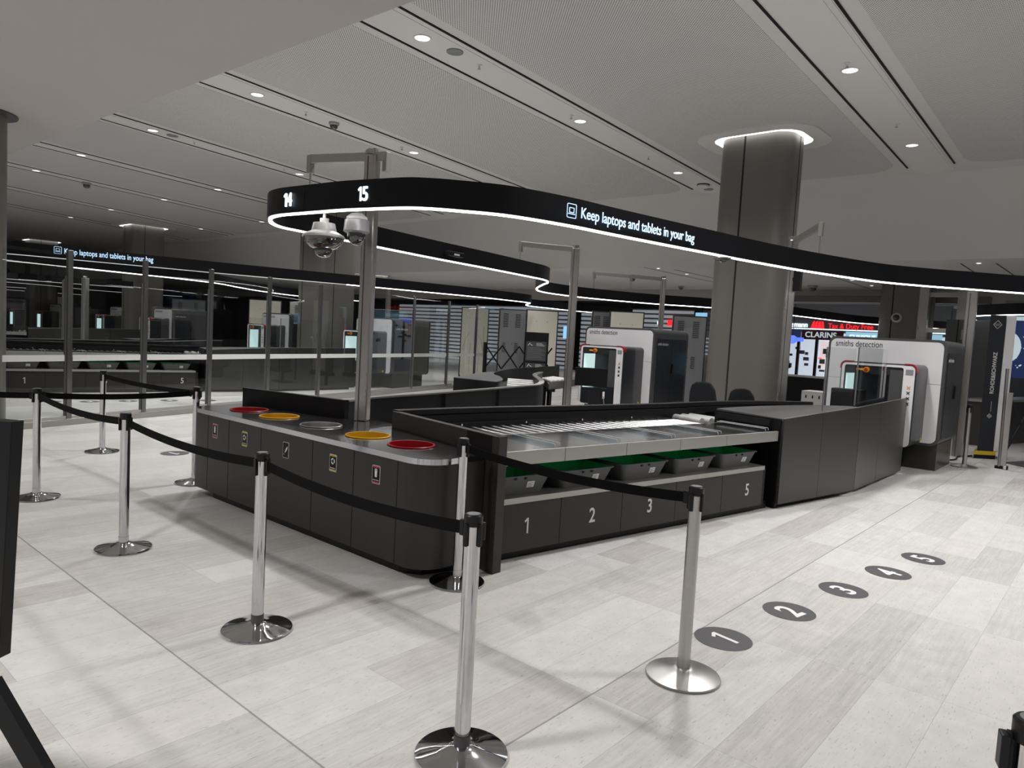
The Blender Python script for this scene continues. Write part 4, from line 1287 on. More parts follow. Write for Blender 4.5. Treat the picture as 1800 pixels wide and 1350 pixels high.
k14 = thing('curved_cabinet', 'black topped curved cabinet beyond the S shaped bench wall', 'cabinet', (7.3, 6.8, 0))
MB().prism(topc, 0.60, 0.91).build('body', M['blackpanel'], k14, bevel=0.004)
MB().prism(topc, 0.91, 0.917).build('top', M['grey_shell'], k14)
MB().prism([(6.92, 7.0), (6.98, 6.36), (7.4, 6.68), (8.2, 7.7)], 0.0, 0.60).build('plinth', M['black'], k14)
MB().ribbon([(x + 0.0, y + 0.02) for x, y in i14 if x > 8.5], 0.04, 0.55, 0.915).build('inner_wall', M['blackpanel'], k14)
c14 = thing('curve_conveyor', 'bright roller conveyor curving between the black walls', 'conveyor', (8.4, 7.1, 0))
MB().prism([(7.05, 5.95), (7.5, 6.15), (8.3, 6.8), (9.3, 7.65), (10.2, 8.2), (9.9, 8.5), (8.6, 7.8), (7.5, 6.65), (7.0, 6.3)], 0.05, 0.74).build('bed', M['black'], c14)
for q in range(6):
    t = q / 6.5
    a = (7.3 + 2.4 * t, 6.02 + 1.75 * t)
    b = (7.18 + 2.3 * t, 6.32 + 2.0 * t)
    MB().tube([(*a, 0.785), (*b, 0.785)], 0.030, 10).build('roller', M['sleeve'], c14, smooth=True)
rt = thing('roller_table', 'grey edged roller table right of the S shaped bench end', 'table', (9.6, 7.3, 0))
MB().prism([(9.32, 7.28), (10.2, 7.55), (10.75, 8.15), (10.3, 8.3), (9.9, 7.8)], 0.66, 0.76).build('bed', M['grey_shell'], rt, bevel=0.003)
MB().seg((9.30, 7.25), (10.55, 7.62), 0.02, 0.68, 0.80).build('side_rail', M['lip'], rt)
for q in range(5):
    MB().tube([(9.62 + q * 0.19, 7.42 + q * 0.055, 0.785), (10.0 + q * 0.14, 7.95 + q * 0.055, 0.785)], 0.028, 10).build('roller', M['sleeve'], rt, smooth=True)
for (x, y) in ((9.5, 7.4), (10.45, 7.7), (10.3, 8.15)):
    MB().box(x - 0.03, x + 0.03, y - 0.03, y + 0.03, 0, 0.67).build('leg', M['black'], rt)
bx = thing('operator_box', 'black monitor back in front of the middle scanner tunnel', 'monitor', (10.3, 7.0, 0))
MB().prism([(10.28, 7.14), (10.42, 6.98), (10.5, 7.03), (10.36, 7.2)], 0.0, 0.7).build('stand', M['black'], bx)
MB().seg((10.18, 7.38), (10.48, 6.90), 0.06, 0.72, 1.04).build('casing', M['blackpanel'], bx, bevel=0.006)
MB().seg((10.4, 6.93), (10.42, 6.90), 0.05, 0.52, 0.64).build('socket', M['whitematt'], bx)
MB().tube([(10.38, 6.9, 0.56), (10.4, 6.88, 0.40), (10.46, 6.86, 0.34), (10.5, 6.85, 0.42)], 0.008, 8).build('cable', M['greyface'], bx, smooth=True)

# chairs behind the bench
def chair(label, x, y, h, rz, w):
    r = thing('office_chair', label, 'chair', (x, y, 0), 'dark high backed chairs by the column')
    r.rotation_euler = (0, 0, rz)
    m_ = MB()
    pts = [(-w / 2, h - 0.50), (-w / 2 * 0.98, h - 0.28), (-w / 2 * 0.80, h - 0.11), (-w / 2 * 0.45, h - 0.015), (0.0, h), (w / 2 * 0.55, h - 0.012), (w / 2 * 0.88, h - 0.06), (w / 2, h - 0.17), (w / 2, h - 0.50)]
    yzprism(m_, pts, -0.035, 0.035)
    m_.build('backrest', M['chair'], r, rel=False, bevel=0.02)
    MB().prism(rrect(-0.50, -0.02, -0.22, 0.22, 0.06, 4), h - 0.60, h - 0.52).build('seat', M['chair'], r, rel=False, bevel=0.015)
    MB().tube([(-0.25, 0, 0.07), (-0.25, 0, h - 0.6)], 0.028, 12).build('gas_post', M['black'], r, rel=False)
    MB().bar((0.0, 0, h - 0.45), (-0.2, 0, h - 0.585), 0.06, 0.02).build('back_bracket', M['black'], r, rel=False)
    for q in range(5):
        a = q * 2 * pi / 5
        MB().bar((-0.25, 0, 0.08), (-0.25 + 0.26 * cos(a), 0.26 * sin(a), 0.05), 0.04, 0.03).build('base_arm', M['black'], r, rel=False)
        MB().lathe([(0.001, 0), (0.025, 0), (0.025, 0.05), (0.001, 0.05)], 12, (-0.25 + 0.26 * cos(a), 0.26 * sin(a), 0), cap=False).build('castor', M['black'], r, rel=False)
chair('dark chair back at the left foot of the big column', 9.85, 4.78, 1.01, 0.1, 0.42)
chair('dark chair back against the middle of the big column, lower one', 9.95, 4.22, 0.955, 0.15, 0.40)

# ================================================================ STANCHIONS AND BELTS
def make_post(kind):
    r = thing('barrier_post', '', 'barrier post', (0, 0, 0), 'belt barrier posts on the floor')
    tm = M['satin'] if kind == 'satin' else M['chrome']
    MB().lathe([(0.001, 0.0), (0.168, 0.0), (0.172, 0.006), (0.170, 0.013), (0.150, 0.018), (0.095, 0.029), (0.050, 0.041), (0.040, 0.046), (0.001, 0.046)], 64, cap=False).build('base', M['satin'] if kind == 'satin' else M['chrome'], r, smooth=True)
    MB().lathe([(0.031, 0.044), (0.031, 0.085)], 32, cap=False).build('collar', M['satin'] if kind == 'satin' else (M['grey_shell'] if kind == 'dark' else M['chrome']), r, smooth=True)
    MB().lathe([(0.0295, 0.08), (0.0295, 0.86)], 40, cap=False).build('tube', tm, r, smooth=True)
    MB().lathe([(0.001, 0.902), (0.030, 0.902), (0.0345, 0.897), (0.0345, 0.862), (0.0335, 0.860), (0.001, 0.860)], 40, cap=False).build('cap', M['black'], r, smooth=True)
    MB().lathe([(0.001, 0.9035), (0.024, 0.9035), (0.024, 0.902)], 32, cap=False).build('cap_disc', M['greyface'], r)
    for q in range(4):
        a = q * pi / 2
        m_ = MB()
        n = 5
        pts = [(0.036 * cos(a + (s_ - 2) * 0.11), 0.036 * sin(a + (s_ - 2) * 0.11)) for s_ in range(n)]
        m_.ribbon(pts, 0.010, 0.790, 0.870)
        m_.build('belt_slot', M['black'], r)
    c_ = MB().box(0.036, 0.052, -0.016, 0.016, 0.80, 0.866).build('belt_clip', M['black'], r, bevel=0.003)
    return r
def place(proto, x, y, rz, label):
    c = copy_tree(proto)
    c.location = (x, y, 0)
    c.rotation_euler = (0, 0, rz)
    c['label'] = label
    return c
pc = make_post('chrome'); pc.location = (1.845, 4.91, 0); pc.rotation_euler = (0, 0, 1.5)
pc['label'] = 'chrome barrier post with belts on both sides, second from the left among the near ones'
ps = make_post('satin'); ps.location = (3.02, 1.465, 0); ps.rotation_euler = (0, 0, -0.1)
ps['label'] = 'brushed steel barrier post right of centre, before the numbered bench'
pd = make_post('dark'); pd.location = (1.84, 3.20, 0); pd.rotation_euler = (0, 0, 1.6)
pd['label'] = 'chrome barrier post in front of the bin counter with dark collar'
place(pd, 1.83, 1.735, 0.0, 'nearest full barrier post, cut off by the bottom edge of the photo')
place(pc, 1.83, 6.67, 0.3, 'chrome barrier post farthest left, belts leaving it three ways')
place(pc, 3.085, 3.04, 0.2, 'chrome barrier post against the rounded corner of the bin counter')
place(pc, 3.07, 6.53, 0.4, 'chrome barrier post touching the far end of the bin counter')
place(pc, 2.97, 8.54, 0.6, 'chrome barrier post standing alone behind the belts at left')
place(ps, 12.06, 1.735, 0.6, 'brushed steel post with a lowered cap beside the right scanner')
place(pc, 1.60, 0.080, 1.9, 'barrier post top cut off at the lower right corner')

def belt(a, b, label, sag=0.035, z=0.842):
    n = 14
    ax, ay = a; bx_, by_ = b
    l = hypot(bx_ - ax, by_ - ay)
    ux, uy = (bx_ - ax) / l, (by_ - ay) / l
    ax, ay, bx_, by_ = ax + ux * 0.047, ay + uy * 0.047, bx_ - ux * 0.047, by_ - uy * 0.047
    nx, ny = -uy * 0.0012, ux * 0.0012
    vs, fs = [], []
    for i in range(n + 1):
        t = i / n
        x, y = ax + (bx_ - ax) * t, ay + (by_ - ay) * t
        zz = z - 4 * sag * t * (1 - t)
        for (sx_, sz_) in ((-1, -0.024), (1, -0.024), (1, 0.024), (-1, 0.024)):
            vs.append((x + nx * sx_, y + ny * sx_, zz + sz_))
    fs = [(0, 3, 2, 1), (4 * n, 4 * n + 1, 4 * n + 2, 4 * n + 3)]
    for i in range(n):
        for k in range(4):
            fs.append((4 * i + k, 4 * i + (k + 1) % 4, 4 * i + 4 + (k + 1) % 4, 4 * i + 4 + k))
    r = thing('barrier_belt', label, 'belt', (ax, ay, z), 'black belts between the barrier posts')
    MB().poly(vs, fs).build('webbing', M['belt'], r)
    MB().bar((ax - ux * 0.004, ay - uy * 0.004, z), (ax + ux * 0.012, ay + uy * 0.012, z), 0.014, 0.058).build('belt_end', M['black'], r)
    MB().bar((bx_ - ux * 0.014, by_ - uy * 0.014, z), (bx_ + ux * 0.003, by_ + uy * 0.003, z), 0.014, 0.058).build('belt_end', M['black'], r)
PA, PB, PC, PD, PE, PF, PG, PH = (1.83, 6.67), (1.845, 4.91), (1.84, 3.20), (1.83, 1.735), (3.02, 1.465), (3.085, 3.04), (2.97, 8.54), (3.07, 6.53)
belt(PC, PD, 'black belt crossing the bin counter to the nearest post')
belt(PB, PC, 'black belt running down past the first bin stickers')
belt(PA, PB, 'black belt between the two leftmost near posts')
belt(PA, PH, 'black belt running level toward the bin counter end', 0.02)
belt(PH, PG, 'black belt behind the left posts, from the counter end to the lone post', 0.02)
belt(PF, PE, 'black belt crossing in front of the green trays')
belt((1.32, 7.25), PA, 'black belt leaving the photo at the left edge', 0.01)

# ================================================================ NUMBERED FLOOR DISCS
def floor_disc(x, y, n, label, rz=0.0):
    r = thing('floor_number_disc', label, 'floor marking', (x, y, 0), 'dark numbered discs on the floor')
    MB().lathe([(0.001, 0.0006), (0.150, 0.0006), (0.150, 0.0016), (0.001, 0.0016)], 56, (x, y, 0), cap=False).build('disc', M['disc'], r)
    numeral('disc_number', str(n), 0.225, M['discwhite'], r, (x, y, 0.0022), (0, 0, rz), 0.0004, sx=0.95, bold=0.005)
for i, (x, y) in enumerate(((3.575, 1.52), (4.26, 1.42), (4.93, 1.31), (5.59, 1.20), (6.21, 1.10))):
    floor_disc(x, y, i + 1, 'dark floor disc numbered %d in the near row at right' % (i + 1), LANE_ANG)
floor_disc(3.56, 8.07, 1, 'dark floor disc with an upside down 1 behind the barrier belts at left', pi + 0.15)
for i, (x, y) in enumerate(((3.93, 13.6), (4.46, 13.42), (5.04, 13.32), (5.70, 13.2), (6.32, 13.0))):
    floor_disc(x, y, i + 1, 'dark floor disc behind the glass partition, in front of panel number %d' % (i + 1), LANE_ANG)

# ================================================================ GLASS PARTITION
def gp(x):
    return (x, 10.78 + 0.31 * (x - 3.3))
GX = [2.46, 3.32, 4.42, 5.60, 6.88, 8.24, 9.9, 11.6, 13.27, 14.84, 16.5]
part = thing('glass_partition', 'long clear glass partition with steel posts and a white band, behind the left belts', 'glass partition', (*gp(3.3), 0))
MB().seg(gp(2.3), gp(13.6), 0.10, 0.0, 0.085).build('floor_rail', M['lip'], part, bevel=0.004)
MB().seg(gp(2.3), gp(13.6), 0.03, 0.085, 0.125).build('rail_channel', M['satin'], part, bevel=0.003)
for i, x in enumerate(GX[1:]):
    p_ = gp(x)
    q_ = MB().seg((p_[0] - 0.034, p_[1] - 0.0105), (p_[0] + 0.034, p_[1] + 0.0105), 0.05, 0.0, 2.34).build('post', M['partpost'], part, bevel=0.006)
    MB().seg((p_[0] - 0.06, p_[1] - 0.0186), (p_[0] - 0.034, p_[1] - 0.0105), 0.022, 0.12, 2.0).build('glazing_bead', M['grey_shell'], q_)
for i in range(len(GX) - 1):
    a, b = gp(GX[i] + 0.05), gp(GX[i + 1] - 0.05)
    q_ = MB().seg(a, b, 0.012, 0.13, 2.30).build('glass_panel', M['glass'], part)
    MB().seg((a[0], a[1] - 0.008), (b[0], b[1] - 0.008), 0.001, 0.862, 0.945).build('white_band', M['frost'], q_)

# ================================================================ FURTHER LANES (behind the glass)
def lane_copy(dx, dy, label, tl=True, seen=None):
    c = dup(lane, (LO[0] + dx, LO[1] + dy, 0), label)
    k = dup(cb, (7.6 + dx, 2.5 + dy, 0), label.replace('tray bench', 'conveyor cabinet beside the bench'))
    return c, k
lane['group'] = 'tray benches of the lanes'
cb['group'] = 'conveyor cabinets of the lanes'
l13, k13 = lane_copy(0.15, 12.0, 'far tray bench behind the glass partition, numbers 1 to 5 facing us')
for i, t_ in enumerate(trays):
    c = copy_tree(t_)
    c.location = (t_.location.x + 0.15, t_.location.y + 12.0, t_.location.z)
    c['label'] = 'tray on the bench behind the glass, above panel number %d' % (i + 1)
lane_copy(0.15, 24.1, 'farthest tray bench seen through the glass at left')
e12 = dup(l14, (3.66 + 0.15, 5.0 + 12.0, 0), 'black bench walls behind the glass, beyond the far numbered bench')
k12 = dup(k14, (7.3 + 0.15, 6.8 + 12.0, 0), 'black curved cabinet behind the glass, far side of the numbered bench')

# ================================================================ BODY SCANNERS (tall flat panels)
def panel_scanner(label, x, y, w, d, h, rz, face, words=False, figure=False, back=False):
    r = thing('body_scanner', label, 'body scanner', (x, y, 0), 'tall flat body scanner panels')
    r.rotation_euler = (0, 0, rz)
    MB().box(-w / 2, w / 2, 0, d, 0.10, h).build('frame', M['navy_shell'], r, rel=False, bevel=0.01)
    m_ = MB()
    pts = rrect(-w / 2 + 0.03, w / 2 - 0.03, 0.14, h - 0.03, [0.10, 0.10, 0.01, 0.01], 5)
    n = len(pts)
    m_.poly([(p[0], -0.012, p[1]) for p in pts] + [(p[0], 0.002, p[1]) for p in pts], [tuple(range(n)), tuple(range(2 * n - 1, n - 1, -1))] + [(i, (i + 1) % n, n + (i + 1) % n, n + i) for i in range(n)])
    m_.build('face', face, r, rel=False)
    MB().box(-w / 2 - 0.02, w / 2 + 0.02, -0.04, d + 0.04, 0, 0.10).build('base', M['black'], r, rel=False)
    m_ = MB()
    for (a, b) in ((-0.16, h - 0.32), (0.14, h - 0.33), (0.0, h - 1.0)):
        m_.box(a - 0.008, a + 0.008, -0.016, -0.010, b - 0.008, b + 0.008)
    m_.build('screw', M['black'], r, rel=False)
    if back:
        for c0 in (-w / 4, w / 4 - 0.05):
            m_ = MB()
            for q in range(9):
                m_.box(c0 - 0.07, c0 + 0.07, -0.017, -0.010, h - 0.16 - q * 0.045, h - 0.135 - q * 0.045)
            m_.box(c0 - 0.072, c0 - 0.066, -0.015, -0.010, h - 0.54, h - 0.13)
            m_.build('vent_grille', M['grey_shell'], r, rel=False)
            m_ = MB()
            for q in range(6):
                m_.box(c0 - 0.07, c0 + 0.02, -0.017, -0.010, h - 1.0 - q * 0.05, h - 0.975 - q * 0.05)
            m_.box(c0 - 0.072, c0 - 0.066, -0.015, -0.010, h - 1.26, h - 0.97)
            m_.build('vent_grille', M['grey_shell'], r, rel=False)
    if figure:
        m_ = MB()
        m_.tube([(-0.02, -0.016, 1.78), (0.04, -0.016, 1.70), (0.03, -0.016, 1.58), (0.10, -0.016, 1.50), (0.22, -0.016, 1.30), (0.30, -0.016, 0.95)], 0.004, 6)
        m_.tube([(-0.16, -0.016, 1.52), (-0.28, -0.016, 1.30), (-0.36, -0.016, 0.98)], 0.004, 6)
        m_.tube([(-0.10, -0.016, 1.2), (-0.13, -0.016, 0.8), (-0.12, -0.016, 0.3)], 0.004, 6)
        m_.tube([(0.10, -0.016, 1.25), (0.16, -0.016, 0.8), (0.14, -0.016, 0.3)], 0.004, 6)
        m_.tube([(0.28, -0.016, 1.75), (0.30, -0.016, 0.9)], 0.004, 6)
        m_.build('figure_outline', M['greyface'], r, rel=False)
    return r
panel_scanner('cream panel scanner with a figure outline, behind the glass at centre', 15.95, 15.5, 0.86, 0.22, 2.31, -0.80, M['cream'], figure=True)
panel_scanner('cream panel scanner without a figure, left of the black sign board', 15.6, 12.55, 0.90, 0.22, 2.27, -0.78, M['cream'])
panel_scanner('grey backed panel scanner with vent grilles behind the lattice barrier', 15.5, 13.55, 0.80, 0.2, 2.27, -0.75, M['greyface'], back=True)
panel_scanner('cream panel scanner rising above the middle baggage scanner', 15.2, 9.55, 0.85, 0.22, 2.27, -0.95, M['cream'])
panel_scanner('narrow grey panel scanner left of the cream one above the middle scanner', 15.4, 10.4, 0.55, 0.2, 2.27, -0.85, M['greyface'], back=True)
panel_scanner('grey vented panel scanner right of the pole above the middle scanner', 15.6, 8.05, 0.80, 0.2, 2.22, -1.0, M['greyface'], back=True)
panel_scanner('cream panel scanner seen between glass posts above a small scanner', 12.7, 22.2, 1.05, 0.22, 2.25, -0.52, M['cream'])
panel_scanner('narrow cream panel scanner left edge of the tall column behind the glass', 13.6, 19.8, 0.6, 0.22, 2.25, -0.6, M['cream'])
panel_scanner('pale vented panel scanner right of the left cream one', 13.6, 21.2, 1.05, 0.2, 2.25, -0.55, M['whitematt'], back=True)
panel_scanner('small cream panel scanner in the far left distance', 13.2, 44.4, 1.0, 0.22, 2.25, -0.3, M['cream'])
panel_scanner('dark vented panel scanner far behind the second glass pane', 13.5, 29.6, 1.3, 0.2, 2.25, -0.42, M['greyface'], back=True)
rs = thing('body_scanner', 'tall black and white body scanner panel at the right with lettering down its side', 'body scanner', (13.45, 1.62, 0), 'tall flat body scanner panels')
# black side faces the camera; the pale face is turned to the right
sA, sB, sC_ = (13.30, 1.76), (13.50, 1.52), (14.0, 1.44)
dxn, dyn = 0.19, 0.06
MB().prism([(13.36, 1.77), (13.52, 1.58), (13.90, 1.62), (13.74, 1.81)], 0.10, 2.27).build('side_casing', M['navy_shell'], rs, bevel=0.006)
MB().prism([(13.525, 1.575), (13.60, 1.455), (13.98, 1.50), (13.905, 1.615)], 0.12, 2.27).build('white_face', M['white'], rs, bevel=0.01)
MB().prism([(13.30, 1.80), (13.52, 1.54), (13.95, 1.60), (13.74, 1.84)], 0.0, 0.06).build('base', M['black'], rs)
MB().prism([(13.31, 1.80), (13.53, 1.54), (13.95, 1.60), (13.74, 1.84)], 0.06, 0.12).build('yellow_strip', M['yellow'], rs)
aR = atan2(1.58 - 1.77, 13.52 - 13.36)
def side(u, d=0.004):      # u 0..1 across the black side
    return (13.36 + 0.16 * u + sin(aR) * d, 1.77 - 0.19 * u - cos(aR) * d)
# lettering runs upward
tx = text('maker_words', 'ROHDE&SCHWARZ', 0.086, M['digit'], rs, (*side(0.55), 1.36), (0, 0, 0), 0.0008, sx=0.86, bold=0.0022)
R_ = Matrix.Rotation(aR, 4, 'Z') @ Matrix.Rotation(pi / 2, 4, 'X') @ Matrix.Rotation(pi / 2, 4, 'Z')
tx.rotation_euler = R_.to_euler()
def rhomb(z, s, u=0.5):
    m_ = MB()
    c = side(u, 0.003)
    ex = Vector((cos(aR), sin(aR), 0)); ez = Vector((0, 0, 1)); c3 = Vector((c[0], c[1], z))
    P_ = [c3 + ex * s, c3 + ez * s, c3 - ex * s, c3 - ez * s]
    for k in range(4):
        m_.bar(P_[k], P_[(k + 1) % 4], 0.006, 0.006)
    for k in (-0.4, 0.0, 0.4):
        m_.bar(c3 + ex * s * (k - 0.3) + ez * s * (k * 0.2 + 0.3) * 0.9, c3 + ex * s * (k + 0.3) * 0.8 + ez * s * (k * 0.2 - 0.3) * 0.9, 0.004, 0.005)
    m_.build('rhombus_emblem', M['digit'], rs)
rhomb(2.12, 0.065)
rhomb(0.68, 0.035, 0.55)
c = side(0.6, 0.003)
MB().bar((*c, 0.75), (*c, 0.91), 0.006, 0.006).build('thin_mark', M['digit'], rs)

# ================================================================ LATTICE BARRIERS
def lattice(label, a, b, z0, z1, n, castor=False):
    r = thing('lattice_barrier', label, 'folding barrier', (*a, 0), 'black folding lattice barriers')
    MB().box(a[0] - 0.03, a[0] + 0.03, a[1] - 0.03, a[1] + 0.03, 0.06 if castor else 0, z1 + 0.06).build('end_post', M['satin'] if castor else M['black'], r)
    for i in range(n):
        t0, t1 = i / n, (i + 1) / n
        p, q = mix2(a, b, t0), mix2(a, b, t1)
        zm = (z0 + z1) / 2
        MB().bar((*p, z0), (*q, z1), 0.02, 0.03).build('slat', M['black'], r)
        MB().bar((*p, z1), (*q, z0), 0.012, 0.03).build('slat', M['black'], r)
    if castor:
        m_ = MB()
        m_.tube([(a[0] + 0.04, a[1] - 0.055, 0.03), (a[0] + 0.04, a[1] - 0.035, 0.03)], 0.03, 14)
        m_.build('castor', M['black'], r)
    return r
lattice('black folding lattice barrier in front of the cream panels, beyond the curved cabinet', (11.8, 11.1), (13.1, 10.2), 0.75, 1.28, 4)
lt_ = lattice('black folding lattice barrier at the right edge with a small castor', (12.35, 1.30), (13.6, 0.5), 0.25, 1.05, 3, True)
MB().tube([(12.42, 1.36, 0.03), (12.46, 1.38, 1.45)], 0.022, 12).build('upright', M['satin'], lt_, smooth=True)
MB().box(12.40, 12.47, 1.31, 1.41, 0.0, 0.04).build('foot', M['black'], lt_)

# black A board between the pole and the cream panel
ab = thing('notice_board', 'black notice board with white lettering left of the steel pole', 'sign board', (12.05, 9.83, 0))
abA, abB = (11.88, 10.02), (12.23, 9.63)
MB().seg(abA, abB, 0.05, 0.25, 1.62).build('frame', M['black'], ab, bevel=0.004)
aw = atan2(abB[1] - abA[1], abB[0] - abA[0])
def abp(t, d=0.03):
    p_ = mix2(abA, abB, t)
    return (p_[0] + sin(aw) * d, p_[1] - cos(aw) * d)
MB().seg(abp(0.08, 0.027), abp(0.92, 0.027), 0.004, 1.0, 1.42).build('poster', M['grey_shell'], ab)
MB().seg(abp(0.08, 0.027), abp(0.92, 0.027), 0.004, 0.72, 0.95).build('poster', M['grey_shell'], ab)
for z_ in (1.36, 0.90):
    c = abp(0.25, 0.031)
    m_ = MB()
    e_ = Vector((cos(aw), sin(aw), 0))
    c3 = Vector((c[0], c[1], z_))
    m_.bar(c3 - e_ * 0.05 - Vector((0, 0, 0.03)), c3 + e_ * 0.0 + Vector((0, 0, 0.03)), 0.006, 0.012)
    m_.bar(c3 - Vector((0, 0, 0.0)), c3 + e_ * 0.05 - Vector((0, 0, 0.03)), 0.006, 0.012)
    m_.build('logo_mark', M['label'], ab)
    for q in range(3):
        MB().seg(abp(0.5, 0.031), abp(0.85 - q * 0.06, 0.031), 0.002, z_ - 0.03 + q * 0.025, z_ - 0.022 + q * 0.025).build('text_line', M['label'], ab)
for q in range(9):
    MB().seg(abp(0.14, 0.031), abp(0.86 - (q % 3) * 0.08, 0.031), 0.002, 1.04 + q * 0.03, 1.046 + q * 0.03).build('text_line', M['greyface'], ab)
MB().seg((11.84, 10.06), (12.27, 9.59), 0.3, 0.0, 0.03).build('foot', M['black'], ab)
MB().box(12.02, 12.08, 9.80, 9.86, 0.03, 0.26).build('leg', M['black'], ab)

# ================================================================ NEAR LEFT: a display stand
ks = thing('poster_stand', 'black framed poster stand cut by the left edge of the photo, nearest object', 'sign stand', (0.60, 2.2, 0))
kd = Vector((-0.50, 0.866, 0.0)).normalized()
def kp(u, z, d=0.0):
    u = u + 0.014 + 0.10 * (1.23 - z)
    return (0.605 + kd.x * u + 0.05 * (1.23 - z) * 0.3 + kd.y * d, 2.335 + kd.y * u - kd.x * d - (1.23 - z) * 0.06, z)
def slab(mb, u0, u1, z0, z1, d0, d1):
    vs = [kp(u0, z0, d0), kp(u1, z0, d0), kp(u1, z0, d1), kp(u0, z0, d1), kp(u0, z1, d0), kp(u1, z1, d0), kp(u1, z1, d1), kp(u0, z1, d1)]
    return mb.poly(vs, [(3, 2, 1, 0), (4, 5, 6, 7), (0, 1, 5, 4), (1, 2, 6, 5), (2, 3, 7, 6), (3, 0, 4, 7)])
m_ = MB()
slab(m_, 0.0, 0.045, 0.55, 1.23, -0.02, 0.02)
slab(m_, 0.555, 0.60, 0.55, 1.23, -0.02, 0.02)
slab(m_, 0.045, 0.555, 1.185, 1.23, -0.02, 0.02)
slab(m_, 0.045, 0.555, 0.55, 0.60, -0.02, 0.02)
m_.build('frame', M['black'], ks, bevel=0.002)
slab(MB(), 0.04, 0.56, 0.58, 1.19, -0.008, 0.012).build('poster', M['posterbody'], ks)
MB().bar((0.53, 2.33, 0.50), (0.72, 2.13, 0.01), 0.035, 0.05).build('leg', M['black'], ks)
MB().bar((0.36, 2.75, 0.56), (0.15, 3.0, 0.01), 0.035, 0.05).build('leg', M['black'], ks)

# ================================================================ FAR BACKGROUND
def wallbox(name, label, cat, x, y0, y1, z0, z1, m, d=0.1, group=None):
    r = thing(name, label, cat, (x, (y0 + y1) / 2, z0), group)
    MB().box(x, x + d, y0, y1, z0, z1).build('panel', m, r)
    if z0 > 2:
        MB().box(x + d, x + d + 0.03, (y0 + y1) / 2 - 0.02, (y0 + y1) / 2 + 0.02, z1 - 0.1, 3.4).build('hanger', M['black'], r)
    else:
        MB().box(x + d, x + d + 0.03, (y0 + y1) / 2 - 0.02, (y0 + y1) / 2 + 0.02, 0, z1 - 0.1).build('stand', M['black'], r)
    return r
FX = 29.0
sf = thing('shop_front', 'bright duty free shop front far behind, between the columns', 'shop', (FX, 9.0, 0))
MB().box(FX, FX + 0.3, 5.0, 11.6, 2.86, 3.4).build('slatted_fascia', M['shutter'], sf)
MB().box(FX - 0.02, FX + 0.1, 5.0, 11.6, 2.40, 2.86).build('fascia', M['wall'], sf)
MB().box(FX - 0.03, FX, 5.0, 11.6, 2.39, 2.43).build('light_line', M['shopwhite'], sf)
text('shop_words', 'Heinemann', 0.29, M['shopwhite'], sf, (FX - 0.05, 10.42, 2.56), (pi / 2, 0, -pi / 2), 0.02, sx=0.85, bold=0.003)
text('shop_words', 'Tax & Duty Free', 0.27, M['shopred'], sf, (FX - 0.05, 8.27, 2.545), (pi / 2, 0, -pi / 2), 0.01, sx=0.88, bold=0.001)
m_ = MB()
for q in range(4):
    yzprism(m_, [(9.74 - q * 0.13, 2.44), (9.62 - q * 0.13, 2.44), (9.60 - q * 0.11, 2.74 - q * 0.01), (9.67 - q * 0.11, 2.68 + q * 0.012)], FX - 0.05, FX - 0.02)
m_.build('red_emblem', M['shopred'], sf)
MB().box(FX - 0.02, FX, 8.50, 10.08, 2.0, 2.36).build('maroon_board', M['maroon'], sf)
text('shop_words', 'CLARINS', 0.30, M['posterwhite'], sf, (FX - 0.04, 9.34, 2.18), (pi / 2, 0, -pi / 2), 0.005, sx=1.0, bold=0.006)
MB().box(FX - 0.02, FX, 5.2, 8.42, 1.9, 2.36).build('blue_board', M['shopblue'], sf)
text('shop_words', 'CLINIQUE', 0.22, M['shopwhite'], sf, (FX - 0.04, 7.82, 2.16), (pi / 2, 0, -pi / 2), 0.005, sx=0.95)
MB().box(FX - 0.02, FX, 10.1, 11.6, 1.95, 2.36).build('dark_board', M['posterblue'], sf)
MB().box(FX + 0.8, FX + 0.9, 5.0, 11.6, 0.0, 2.3).build('back_display', M['shopshelf'], sf)
MB().box(FX + 0.4, FX + 0.5, 8.35, 9.45, 0.9, 1.95).build('pink_display', M['shoppink'], sf)
for y_ in (5.6, 6.7, 7.8, 8.3, 9.5, 10.2, 11.1):
    MB().box(FX + 0.05, FX + 0.15, y_ - 0.05, y_ + 0.05, 0, 2.4).build('door_mullion', M['black'], sf)
rng = random.Random(4)
for q in range(60):
    y_ = 5.2 + rng.random() * 6.2; z_ = 0.7 + rng.random() * 1.1
    MB().box(FX + 0.3, FX + 0.35, y_ - 0.04 - rng.random() * 0.12, y_ + 0.05, z_, z_ + 0.06 + rng.random() * 0.16).build('shelf_item', M[('wall', 'grey_shell', 'greyface')[q % 3]], sf)
for q in range(9):
    y_ = 5.2 + rng.random() * 6.2; z_ = 0.9 + rng.random() * 0.6
    MB().box(FX + 0.28, FX + 0.3, y_ - 0.07, y_ + 0.07, z_, z_ + 0.035).build('red_price_strip', M['shopred'], sf)
bs = thing('blue_led_sign', 'small round blue lit sign under the maroon shop board', 'sign', (26, 8.9, 1.9))
m_ = MB()
yzprism(m_, [(9.35 + 0.16 * cos(2 * pi * q / 20), 1.92 + 0.15 * sin(2 * pi * q / 20)) for q in range(20)], 26, 26.05)
m_.box(26.0, 26.05, 8.97, 9.25, 1.86, 2.0)
m_.build('panel', M['blueled'], bs)
MB().box(26.02, 26.04, 9.34, 9.36, 2.05, 3.4).build('hanger', M['black'], bs)
gl_ = thing('green_lamp', 'tiny green lamp low beside the big column', 'lamp', (20, 7.3, 1.05))
MB().box(20, 20.04, 7.26, 7.38, 1.0, 1.07).build('lens', M['greenled'], gl_)
MB().box(20, 20.04, 7.30, 7.34, 0, 1.0).build('stem', M['black'], gl_)

